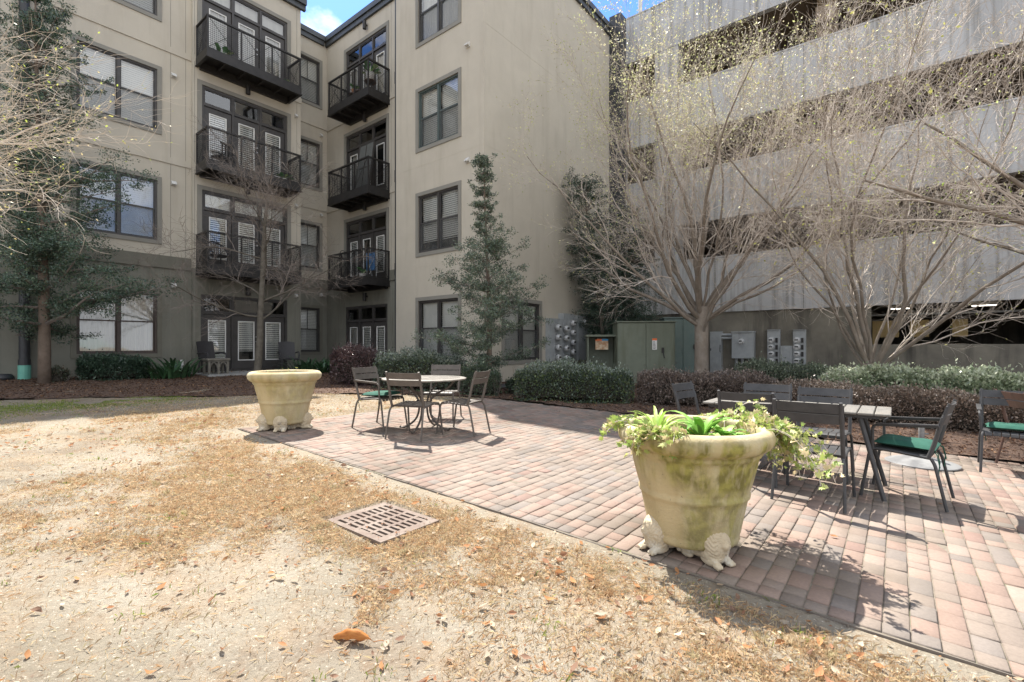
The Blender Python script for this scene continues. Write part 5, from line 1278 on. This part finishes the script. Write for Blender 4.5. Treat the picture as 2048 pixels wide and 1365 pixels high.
# ================================================================ things by the ground floor doors
def wicker(loc, rz, label):
    t = empty('wicker_armchair', loc, rz, label, 'chair'); m = M['wicker']
    mb = MB(); mb.bbox((-.27, -.24, .36), (.27, .27, .42), .02); mb.build('seat', m, t)
    mb = MB(lambda x, y, z: (x, y - (z - .42) * .22, z)); n = 10; vs = []
    for i in range(n + 1):
        s = i / n * 2 - 1
        for z in (.42, .7, .96 + .03 * (1 - s * s)): vs += [(s * .26, -.24 - .03 * (1 - s * s), z), (s * .26, -.205 - .03 * (1 - s * s), z)]
    fs = []
    for i in range(n):
        for k in range(2):
            q = i * 6 + 2 * k; fs += [(q, q + 6, q + 8, q + 2), (q + 1, q + 3, q + 9, q + 7)]
        q = i * 6; fs += [(q + 4, q + 10, q + 11, q + 5), (q, q + 1, q + 7, q + 6)]
    fs += [(0, 2, 3, 1), (2, 4, 5, 3), (n * 6, n * 6 + 1, n * 6 + 3, n * 6 + 2), (n * 6 + 2, n * 6 + 3, n * 6 + 5, n * 6 + 4)]
    mb.add(vs, fs); mb.build('backrest', m, t)
    for s in (-1, 1):
        mb = MB(); mb.tube(fillet([(s * .27, .25, .36), (s * .29, .25, .60), (s * .31, .05, .63), (s * .28, -.26, .60)], .08), .025, 8); o = mb.build('armrest', m, t); smooth_by_angle(o)
        for y in (.23, -.22): mb = MB(); mb.tube([(s * .24, y, .37), (s * .26, y * 1.1, 0)], .02, 8); mb.build('leg', m, t)
gs = gz(-17) + .03
def onslab(px, X): rx = (px - CX) / FPX; t = X / (rx * CT - ST); return Vector((X, t * (rx * ST + CT), gs))
wicker(onslab(424, -16.55), R(-75), 'dark wicker armchair left of the ground floor patio doors'); wicker(onslab(577, -16.3), R(-105), 'dark wicker armchair right of the tree in front of the ground floor doors')
t = empty('stone_stand', onslab(432, -15.95), 0, 'ornate grey stone stand with pointed arches near the patio doors', 'stand')
t.location.z = gz(-15.9) + .02
mb = MB(); mb.bbox((-.25, -.31, .44), (.25, .31, .50), .012); mb.bbox((-.22, -.28, .40), (.22, .28, .439), .01); mb.build('top', M['stone'], t)
for sx in (-1, 1):
    for sy in (-1, 0, 1):
        if sy == 0 and sx == 1 and False: continue
        mb = MB(); mb.bbox((sx * .19 - .03, sy * .25 - .03, .0), (sx * .19 + .03, sy * .25 + .03, .40), .006); mb.bbox((sx * .19 - .04, sy * .25 - .04, -.03), (sx * .19 + .04, sy * .25 + .04, .04), .008); mb.build('leg', M['stone'], t)
for sx in (-1, 1):
    for yc in (-.125, .125):
        mb = MB(); pts = [(sx * .19, yc - .1, .24)] + [(sx * .19, yc + d, z) for d, z in ((-.085, .31), (-.045, .36), (0, .395), (.045, .36), (.085, .31))] + [(sx * .19, yc + .1, .24)]; mb.tube(pts, .022, 6); mb.build('arch', M['stone'], t)
t = empty('low_bench', W2(-15.2, 10.0) + Vector((0, 0, gz(-15.2) + .03)), R(4), 'low dark bench by the corner wall behind the purple bush', 'bench')
mb = MB()
for i in range(5): mb.bbox((-.62, -.22 + i * .09, .34), (.62, -.145 + i * .09, .375), .006)
mb.build('seat', M['frame'], t)
for a in ((-.56, -.18), (.56, -.18), (-.56, .19), (.56, .19)): mb = MB(); mb.box((a[0] - .03, a[1] - .03, 0), (a[0] + .03, a[1] + .03, .339)); mb.build('leg', M['frame'], t)
mb = MB(); mb.lathe([(0, .0), (.10, .01), (.15, .07), (.14, .16), (.08, .22), (0, .235)], 16, wob=lambda q, r, z: .02 * math.sin(q * 3 + z * 12)); o = mb.build('pink_bundle', M['pink'], smooth=True, label='small pink and white cloth bundle on the low dark bench', cat='bundle'); o.location = (-15.1, 9.95, gz(-15.2) + .405)
mb = MB(); mb.box((-.04, -.01, 0), (.04, .01, .16)); mb.box((-.008, -.006, -.12), (.008, .006, 0)); o = mb.build('plant_label', M['white'], label='small white plant marker standing in the bed under the left wall', cat='marker'); o.location = pd(364, 14.3, .3); o.rotation_euler = (0, 0, TH)
mb = MB(); mb.lathe([(0, .16), (.15, .15), (.2, .08), (.2, 0), (0, 0)], 14); o = mb.build('black_bucket_lid', M['pipe'], smooth=True, label='low black utility lid on the mulch at the far left', cat='lid'); o.location = pd(6, 12.0)
mb = MB(); mb.lathe([(0, .12), (.2, .11), (.28, .06), (.3, 0), (0, 0)], 18); o = mb.build('drain_pipe_end', M['pipe'], smooth=True, label='black drain cover on the mulch at the foot of the tan wall', cat='drain cover'); o.location = pd(998, 12.6)
# ================================================================ trees
def rodr(v, k, a): return v * math.cos(a) + k.cross(v) * math.sin(a) + k * (k.dot(v) * (1 - math.cos(a)))
class Tree:
    def __init__(s, seed): s.r = random.Random(seed); s.trunk = MB(); s.crown = MB(); s.tips = []; s.nodes = []
    def branch(s, p, d, L, r, lv, P):
        rs = s.r; n = P['n'][lv]; st = L / n; pts = [p.copy()]; dirs = []; d = d.normalized(); wig = P['wig'][lv]; up = P['up'][lv]
        for i in range(n):
            d = (d + Vector((rs.gauss(0, wig), rs.gauss(0, wig), rs.gauss(0, wig))) + Vector((0, 0, up))).normalized()
            if P.get('pull'): d = (d + P['pull'] * P['pw'][lv]).normalized()
            p = p + d * st; pts.append(p.copy()); dirs.append(d.copy())
        r1 = r * P['tap'][lv]; rad = [r + (r1 - r) * (i / n) for i in range(n + 1)]
        k = P['k'][lv]; (s.trunk if lv <= P['tl'] else s.crown).tube(pts, rad, k, caps=False)
        if lv >= P['last'] - 1: s.nodes += [(q, dd) for q, dd in zip(pts[1:], dirs)]
        if lv == P['last']: s.tips.append((pts[-1], d)); return
        c = P['kids'][lv]; c = max(1, int(round(c * rs.uniform(.8, 1.2)))); t0 = P['t0'][lv]; az = rs.uniform(0, 6.28)
        for j in range(c):
            t = t0 + (1 - t0) * ((j + rs.random() * .8) / c) if c > 1 else 1
            if j == c - 1: t = 1.0
            f = t * n; i = min(n - 1, int(f)); q = pts[i].lerp(pts[i + 1], f - i); dd = dirs[i]
            az += 2.4 + rs.uniform(-.5, .5); ax = dd.orthogonal().normalized(); ax = rodr(ax, dd, az)
            a = P['ang'][lv] * rs.uniform(.65, 1.25) * (.55 if t > .97 else 1)
            nd = rodr(dd, ax, a)
            s.branch(q, nd, P['len'][lv + 1] * rs.uniform(.7, 1.2) * (1.15 - .5 * t), max(P['rmin'], (rad[i] * (1 - (f - i)) + rad[min(n, i + 1)] * (f - i)) * P['rr'][lv]), lv + 1, P)
def tree_obj(name, label, loc, T, trunk_m, twig_m, group=None):
    o = empty(name, loc, 0, label, 'tree', group); a = T.trunk.build('trunk', trunk_m, o, recalc=False, smooth=True); b = T.crown.build('crown', twig_m, o, recalc=False); return o, b
def buds(T, parent, frac, size, cols, seed, per=1, low=None, name='leaf_buds', cond=None):
    rs = random.Random(seed); P, D = [], []
    for q, d in T.nodes:
        if cond and not cond(q): continue
        if rs.random() < frac:
            for _ in range(per): P.append(q + Vector((rs.gauss(0, .02),) * 3)); D.append(d + Vector((rs.gauss(0, .5), rs.gauss(0, .5), rs.gauss(-.3, .5))))
    if not P: return
    v, f = leaves(np.array(P), np.array([tuple(d) for d in D]), size, .5, .5)
    pal = np.array(cols); c = pal[rng.integers(0, len(pal), len(P))] * rng.uniform(.75, 1.2, (len(P), 1))
    return npmesh(name, v, f, M['leaf'], parent, col=np.repeat(c, 4, 0))
YG = [(.62, .62, .34), (.56, .54, .32), (.50, .54, .22), (.66, .60, .40)]
# first bare tree, many steep limbs from a short trunk
def bare_tree(px, d, label, seed, trunk_h, r, limbs, L1, lens, spread, budfrac, budcol, kids=(9, 8, 8), lean=0, cond=None, budsize=.06):
    p = pd(px, d); T = Tree(seed); rs = T.r
    P = dict(n=[4, 11, 7, 5, 4], wig=[.05, .13, .16, .2, .22], up=[.05, .05, .05, .03, .02], tap=[.8, .16, .35, .4, .45], k=[12, 8, 5, 4, 3], tl=1, last=4, kids=[0, kids[0], kids[1], kids[2]], t0=[.8, .12, .12, .15], ang=[.5, .46, .55, .62], len=[0, 0, *lens], rr=[.5, .40, .5, .55], rmin=.0030)
    T.trunk.tube([Vector((0, 0, -.1)), Vector((0, 0, .1)), Vector((lean * .3, 0, trunk_h * .5)), Vector((lean, 0, trunk_h))], [r * 1.35, r * 1.12, r, r * 1.02], 14)
    top = Vector((lean, 0, trunk_h))
    for i in range(limbs):
        a = i * 2.399 + rs.uniform(-.3, .3); el = spread * math.sqrt((i + .5) / limbs) * rs.uniform(.85, 1.15); dd = Vector((math.cos(a) * math.sin(el), math.sin(a) * math.sin(el), math.cos(el)))
        q = top + Vector((0, 0, -trunk_h * (.02 + .40 * (i / limbs) * rs.uniform(.5, 1)))); T.branch(q, dd, L1 * rs.uniform(.85, 1.15), r * rs.uniform(.20, .36), 1, P)
    o, b = tree_obj('bare_tree', label, p, T, M['bark'], M['twig']); buds(T, o, budfrac, budsize, budcol, seed, cond=cond); return o, T
bare_tree(1403, 12.6, 'large many-limbed bare tree with pale yellow buds in front of the green cabinets', 4, 2.25, .17, 21, 6.6, (2.5, 1.15, .6), 1.02, .8, YG, kids=(9, 7, 8), cond=lambda q: q.z > 5.0 + .8 * q.x and (q.z > 6.5 or random.random() < .4), budsize=.052)
bare_tree(1742, 10.2, 'bare multi-stemmed tree rising from the ivy bed at the right', 8, .95, .14, 12, 6.0, (2.3, 1.1, .55), .80, .07, [(.5, .5, .15), (.55, .5, .3)], kids=(10, 9, 9))
# small lichen-grey tree by the patio doors
p = pd(513, 13.3); T = Tree(21); P = dict(n=[8, 7, 6, 4, 4], wig=[.06, .14, .18, .2, .22], up=[.05, .0, .01, .02, .02], tap=[.35, .3, .4, .4, .5], k=[12, 6, 5, 4, 3], tl=1, last=4, kids=[12, 8, 6, 5], t0=[.30, .2, .2, .2], ang=[1.05, .7, .7, .7], len=[0, 2.5, 1.15, .6, .38], rr=[.38, .5, .55, .6], rmin=.0034)
T.branch(Vector((0, 0, -.1)), Vector((.0, -.02, 1)), 5.1, .105, 0, P)
tree_obj('bare_tree', 'small lichen-grey leafless tree in front of the ground floor patio doors', p, T, M['graybark'], M['graytwig'])
# trees standing just outside the frame whose branches reach in
def reach_tree(x, y, label, seed, th, limbs, target, L1, lens, bf, bc, pw, name='bare_tree', r=.16, kids=(8, 7, 6), bs=.035, tm='twig'):
    p = Vector((x, y, gz(x))); T = Tree(seed); rs = T.r; tv = Vector(target).normalized()
    P = dict(n=[4, 8, 6, 5, 4], wig=[.05, .10, .14, .18, .2], up=[.05, .03, .02, .01, .0], tap=[.8, .3, .35, .4, .45], k=[12, 7, 5, 4, 3], tl=1, last=4, kids=[0, *kids], t0=[.8, .25, .15, .15], ang=[.5, .55, .6, .65], len=[0, 0, *lens], rr=[.5, .42, .5, .6], rmin=.0024, pull=tv, pw=[0, *pw])
    T.trunk.tube([Vector((0, 0, -.1)), Vector((0, 0, .1)), Vector((.03, 0, th * .5)), Vector((0, 0, th))], [r * 1.35, r * 1.1, r, r], 12)
    for i in range(limbs):
        dd = (tv * 1.0 + Vector((rs.gauss(0, .4), rs.gauss(0, .4), rs.uniform(-.1, .45)))).normalized()
        T.branch(Vector((0, 0, th * rs.uniform(.75, 1))), dd, L1 * rs.uniform(.8, 1.15), r * .26, 1, P)
    P['pull'] = None
    for i in range(3): dd = Vector((rs.gauss(0, .6) - tv.x, rs.gauss(0, .6) - tv.y, 1)).normalized(); T.branch(Vector((0, 0, th * .9)), dd, L1, r * .4, 1, P)
    o, b = tree_obj(name, label, p, T, M['bark'] if tm == 'twig' else M[tm], M[tm]); buds(T, o, bf, bs, bc, seed)
v = cw(-8.6, 5.4); reach_tree(v.x, v.y, 'budding tree outside the left edge whose pale branches reach into the picture', 31, 3.5, 6, tuple(cw(.95, .12) + Vector((0, 0, -.03))), 2.9, (1.5, .8, .42), .14, [(.5, .5, .14), (.4, .48, .10), (.6, .5, .25)], (.07, .10, .10, .06), bs=.035, kids=(6, 5, 5), r=.11, tm='paletwig')
v = cw(8.9, 6.4); reach_tree(v.x, v.y, 'budding tree outside the right edge whose green-tipped branches reach into the picture', 43, 2.6, 8, tuple(cw(-.9, .1) + Vector((0, 0, .42))), 4.0, (2.0, 1.0, .5), .22, [(.34, .50, .08), (.46, .54, .14)], (.05, .05, .05, .03), r=.2, bs=.032)

# ---------------------------------------------------------------- evergreens
def leafcloud(centers, radii, per, size, base, alt, altp, wid=.42, jit=.8, flat=.6, outw=.5):
    P, D = [], []
    for c, r, n in zip(centers, radii, per):
        n = int(n)
        if n < 1: continue
        q = rng.normal(0, 1, (n, 3)); q = unit(q) * (rng.random((n, 1)) ** .45); q[:, 2] *= flat
        P.append(np.array(c)[None] + q * r); D.append(q * outw + rng.normal(0, .4, (n, 3)) + np.array([0, 0, .25]))
    P = np.concatenate(P); D = np.concatenate(D); v, f = leaves(P, D, size, wid, jit); return v, f, colvar(len(P), base, .35, alt, altp)
def evergreen(px, d, label, seed, h, r, levels, prof, size, base, alt, altp, trunk_m, per=1.0, lean=(0, 0), name='evergreen_tree', z0=.9, crad=.20, bias=None, cnt=7, lift=.12):
    p = pd(px, d); rs = random.Random(seed); o = empty(name, p, 0, label, 'tree'); tr = MB(); pts = [Vector((lean[0] * t + .05 * math.sin(t * 5), lean[1] * t + .04 * math.sin(t * 4 + 1), -.1 + (h + .1) * t)) for t in np.linspace(0, 1, 12)]
    tr.tube(pts, [r * (1 - .88 * t) for t in np.linspace(0, 1, 12)], 10); tr.build('trunk', trunk_m, o, smooth=True)
    cr = MB(); C, Rr, N = [], [], []; k = 0
    for i in range(levels):
        t = (i + .5) / levels; z = z0 + (h - z0) * t; tt = (z + .1) / (h + .1); j = min(10, int(tt * 11)); base_p = pts[j].lerp(pts[j + 1], tt * 11 - j)
        for q in range(cnt if t < .8 else cnt + 1):
            a = rs.uniform(0, 6.28); L_ = prof(t) * rs.uniform(.55, 1.12)
            if bias: L_ *= bias(a, t)
            if L_ < .12: continue
            e = rs.uniform(-.1, .35) + lift + t * .45; dd = Vector((math.cos(a) * math.cos(e), math.sin(a) * math.cos(e), math.sin(e))); bp = [base_p]; m_ = max(2, int(L_ / .28)); pp = base_p
            for s in range(m_): dd = (dd + Vector((rs.gauss(0, .1), rs.gauss(0, .1), rs.gauss(.02, .1)))).normalized(); pp = pp + dd * L_ / m_; bp.append(pp)
            cr.tube(bp, [max(.004, r * .22 * (1 - u / (m_ + .3)) * (L_ / max(.3, prof(.3)))) for u in range(m_ + 1)], 5, caps=False)
            for s in range(1, m_ + 1):
                if s / m_ < .2 and L_ > .8: continue
                for w in range(3):
                    c = bp[s] + Vector((rs.gauss(0, .11), rs.gauss(0, .11), rs.gauss(.02, .06))) * (crad / .2); C.append(tuple(c)); Rr.append(crad * rs.uniform(.6, 1.15) * (1 if t < .6 else .5)); N.append(62 * per * rs.uniform(.6, 1.3) * (1 if t < .6 else .55))
                    cr.tube([bp[s], c], [.005, .003], 3, caps=False)
    C.append(tuple(pts[-1])); Rr.append(crad * .8); N.append(40 * per)
    v, f, c = leafcloud(C, Rr, N, size, base, alt, altp)
    cr.build('limbs', M['graytwig'], o, recalc=False); npmesh('crown', v, f, M['glossleaf'], o, col=c); return o
GD = (.042, .075, .050); GM = (.075, .115, .062)
evergreen(974, 11.6, 'slender young holly tree in front of the tan wall', 5, 5.6, .075, 15, lambda t: (1.55 - .95 * t if t < .55 else max(.24, 1.3 - 1.35 * t)) * .95 + (.16 * math.sin(t * 23) if t < .5 else .03), .052, (.075, .11, .075), (.15, .19, .12), .30, M['redbark'], per=.8, z0=.55, crad=.17, cnt=7)
camr = TH
evergreen(85, 11.4, 'tall dark evergreen tree with layered sprays near the downspout', 9, 9.2, .125, 20, lambda t: 2.1 * (1 - t) ** .6 * (.8 + .25 * math.sin(t * 19)) + .3, .056, (.05, .09, .06), (.10, .14, .08), .28, M['redbark'], per=1.0, z0=1.2, crad=.24, cnt=8, lean=(.2, -.1), lift=-.08, bias=lambda a, t: .8 + .35 * math.cos(a - .6))
evergreen(1212, 17.2, 'dark evergreen growing in the corner between the tan wall and the parking deck', 14, 6.6, .10, 16, lambda t: (.6 + .6 * t if t < .7 else 1.02 - 1.0 * (t - .7)), .06, GD, (.055, .085, .05), .2, M['graybark'], per=1.1, z0=.9, crad=.26, cnt=7, lean=(-.1, -1.3))
evergreen(1262, 17.6, 'second dark evergreen against the parking deck corner', 15, 6.0, .09, 14, lambda t: 1.0 * (1 - t) ** .5 + .25, .06, GD, (.055, .085, .05), .2, M['graybark'], per=1.1, z0=.6, crad=.26, cnt=7)

# ---------------------------------------------------------------- hedges and shrubs
def hedge(label, a, b, w, h, n, size, base, alt, altp, name='hedge', cat='hedge', jit=.7, twigs=True, wid=.5, top_highlight=None, rag=.07, seed=1, mat='glossleaf', core=None):
    "clipped hedge running from ground point a to b; leaves fill an outer shell round a twiggy core"
    a, b = Vector(a), Vector(b); L_ = (b - a).length; u = (b - a).normalized(); nrm = Vector((-u.y, u.x, 0)); rs = np.random.default_rng(seed)
    m = n; s = rs.uniform(0, 1, m); th = rs.uniform(-.15, math.pi + .15, m); rad = 1 - np.abs(rs.normal(0, .15, m)) + (rs.random(m) < .05) * rs.uniform(0, .22, m)
    ex = .55   # superellipse cross-section
    cx_ = np.sign(np.cos(th)) * np.abs(np.cos(th)) ** ex; cz_ = np.sign(np.sin(th)) * np.abs(np.sin(th)) ** ex
    endf = np.clip(np.minimum(s, 1 - s) * L_ / (w * .45), 0, 1) ** .45
    lump = 1 + 1.5 * rag * nz2(s * L_ * 2.2, th * 1.3, 1.0, seed) + 1.2 * rag * nz2(s * L_ * 6, th * 3, 1.0, seed + 3) + .5 * rag * nz2(s * L_ * 17, th * 9, 1.0, seed + 5)
    off = cx_ * rad * (w / 2) * (.35 + .65 * endf) * lump; z = np.maximum(.03, cz_ * rad * h * (.72 + .28 * endf) * (1 + (lump - 1) * .8))
    z = np.where(rs.random(m) < .10, z * rs.uniform(.2, 1, m), z)
    X = a.x + u.x * L_ * s + nrm.x * off; Y = a.y + u.y * L_ * s + nrm.y * off
    Pn = np.stack([X, Y, gzn(X) + z], 1); D = np.stack([nrm.x * cx_, nrm.y * cx_, cz_ * 1.1 + .2], 1)
    v, f = leaves(Pn, D, size, wid, jit); c = colvar(m, base, .35, alt, altp)
    if top_highlight is not None:
        tmask = (cz_ * rad > .8) & (rs.random(m) < .6); cc = c.reshape(m, 4, 3); cc[tmask] = np.array(top_highlight) * rs.uniform(.7, 1.2, (tmask.sum(), 1, 1)); c = cc.reshape(-1, 3)  # top leaves recoloured paler: highlight from above put into the leaf colour
    mid = (a + b) / 2; o = empty(name, (mid.x, mid.y, gz(mid.x)), 0, label, cat); v = v - np.array(o.location)
    npmesh('foliage', v, f, M[mat], o, col=c)
    mb = MB(); rp2 = random.Random(seed); k = int(L_ * 46)
    for i in range(k):
        t = rp2.random(); q = a.lerp(b, t) + nrm * rp2.uniform(-.2, .2) * w; q.z = gz(q.x) - .02; e = q + Vector((rp2.gauss(0, .09) * w, rp2.gauss(0, .09) * w, h * rp2.uniform(.6, .93))); mm = q.lerp(e, .5) + Vector((rp2.gauss(0, .05), rp2.gauss(0, .05), 0))
        mb.tube([q - o.location, mm - o.location, e - o.location], [.008, .005, .0025], 4, caps=False)
    mb.build('twigs', M['graytwig'], o, recalc=False)
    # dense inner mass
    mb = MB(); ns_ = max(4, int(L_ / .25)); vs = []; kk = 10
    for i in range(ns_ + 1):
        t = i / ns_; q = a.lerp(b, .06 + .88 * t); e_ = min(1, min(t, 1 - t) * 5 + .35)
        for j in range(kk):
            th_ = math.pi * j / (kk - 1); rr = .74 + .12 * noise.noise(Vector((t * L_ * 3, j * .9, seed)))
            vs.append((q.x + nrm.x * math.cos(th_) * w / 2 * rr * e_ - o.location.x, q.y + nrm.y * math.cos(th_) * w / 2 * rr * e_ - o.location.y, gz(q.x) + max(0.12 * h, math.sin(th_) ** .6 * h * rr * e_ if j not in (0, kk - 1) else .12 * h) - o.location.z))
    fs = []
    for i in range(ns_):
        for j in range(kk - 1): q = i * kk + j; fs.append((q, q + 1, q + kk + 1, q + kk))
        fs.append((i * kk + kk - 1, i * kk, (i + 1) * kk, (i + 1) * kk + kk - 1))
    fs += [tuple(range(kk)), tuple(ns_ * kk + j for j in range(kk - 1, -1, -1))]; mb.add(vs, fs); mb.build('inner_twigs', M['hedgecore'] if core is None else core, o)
    return o
def onY(px, Y): rx = (px - CX) / FPX; t = Y / (rx * ST + CT); return Vector((t * (rx * CT - ST), Y, 0))
def dg(px, d): return pd(px, d)
PUR = (.125, .095, .08); PUR2 = (.21, .165, .135)
GRN = (.075, .105, .075); GR2 = (.24, .28, .23)
hedge('clipped green hedge in front of the slender holly and meters', dg(1030, 10.6), dg(1265, 10.4), 1.25, .78, 22000, .048, GRN, (.12, .16, .06), .3, top_highlight=GR2, seed=2, rag=.12)
hedge('dark purple-leaved hedge behind the round table gap, left of the rectangular table', dg(1275, 10.3), dg(1560, 9.6), 1.0, .70, 22000, .042, PUR, PUR2, .45, seed=3, wid=.6, rag=.11)
hedge('purple and red-leaved hedge behind the rectangular table, running to the right edge', dg(1530, 9.3), dg(2140, 7.15), 1.0, .60, 36000, .040, (.145, .105, .08), (.28, .215, .17), .45, seed=4, wid=.6, top_highlight=(.24, .19, .15), rag=.12)
hedge('broad bank of pale green variegated shrubs below the bare multi-stemmed tree', dg(1640, 10.6), dg(2220, 8.5), 1.9, .86, 34000, .07, (.20, .25, .15), (.38, .43, .28), .5, seed=5, wid=.62, top_highlight=(.46, .50, .36), rag=.12)
hedge('low dull green shrubs below the column meters', dg(1470, 12.2), dg(1680, 10.9), 1.2, .88, 13000, .052, (.10, .13, .09), (.19, .22, .15), .4, seed=6)
hedge('dense purple shrub in front of the corner doors', dg(672, 12.9), dg(762, 12.6), 1.1, 1.02, 13000, .046, (.08, .05, .052), (.12, .08, .075), .4, rag=.14, seed=7, name='purple_shrub', cat='shrub', wid=.6)
hedge('clipped green hedge under the tan wall windows behind the round table', dg(755, 12.3), dg(925, 11.7), 1.1, .93, 15000, .05, GRN, (.12, .16, .08), .3, top_highlight=GR2, seed=8, rag=.12)
hedge('rounded green shrub at the foot of the slender holly', dg(925, 11.2), dg(1000, 11.0), .9, .72, 8000, .04, GRN, (.10, .14, .07), .3, seed=9, name='green_shrub', cat='shrub', rag=.16)
hedge('low dark green shrubs under the ground floor window at the left', dg(155, 12.3), dg(300, 13.2), 1.1, .62, 15000, .055, GD, (.07, .11, .07), .3, seed=10, name='green_shrubs', cat='shrub', rag=.2)
hedge('sparse low shrub beside the dark evergreen trunk', dg(95, 11.7), dg(140, 11.9), .7, .38, 1500, .045, (.06, .08, .05), (.12, .10, .07), .4, seed=11, name='low_shrub', cat='shrub', rag=.25)
hedge('low leafy plants at the foot of the clipped hedge near the tan wall drain', dg(1015, 11.5), dg(1060, 11.3), .6, .42, 2500, .05, GRN, GM, .3, seed=12, name='low_shrub', cat='shrub', rag=.25)
def straps(label, px, d, n, L_, w, seed, spread=.5, cols=((.035, .085, .035), (.05, .11, .05))):
    rs = random.Random(seed); V, F, C = [], [], []; base = pd(px, d)
    for i in range(n):
        a = rs.uniform(0, 6.28); r0 = rs.uniform(0, spread); p0 = Vector((r0 * math.cos(a) * rs.random(), r0 * math.sin(a), 0)); a2 = a + rs.gauss(0, .5); out = Vector((math.cos(a2), math.sin(a2), 0)); sd = Vector((-math.sin(a2), math.cos(a2), 0)); e = rs.uniform(.7, 1.4); l = L_ * rs.uniform(.6, 1.15); b = len(V); cc = np.array(rs.choice(cols)) * rs.uniform(.7, 1.4); m_ = 8; p = p0.copy(); el = e
        for j in range(m_ + 1):
            t = j / m_; ww = w * math.sin(math.pi * min(.98, .08 + .9 * t)) ** .7; V += [p - sd * ww, p + Vector((0, 0, -ww * .3)), p + sd * ww]; C += [cc, cc * .9, cc]
            el -= .20 * t * 1.6; p = p + (out * math.cos(el) + Vector((0, 0, math.sin(el)))) * l / m_
        for j in range(m_): q = b + 3 * j; F += [(q, q + 1, q + 4, q + 3), (q + 1, q + 2, q + 5, q + 4)]
    o = npmesh('strap_leaf_plant', np.array(V), np.array(F), M['glossleaf'], col=np.array(C), smooth=True, label=label, cat='plant'); o.location = base
straps('clump of broad dark strap leaves under the left wall beside the patio doors', 345, 13.2, 90, .78, .035, 1, .55)
straps('dark strap-leaved clump beside the recessed ground floor window', 618, 16.2, 110, .7, .03, 2, .8)
straps('second dark strap-leaved clump between the recessed window and the purple shrub', 646, 16.2, 60, .6, .03, 3, .5)
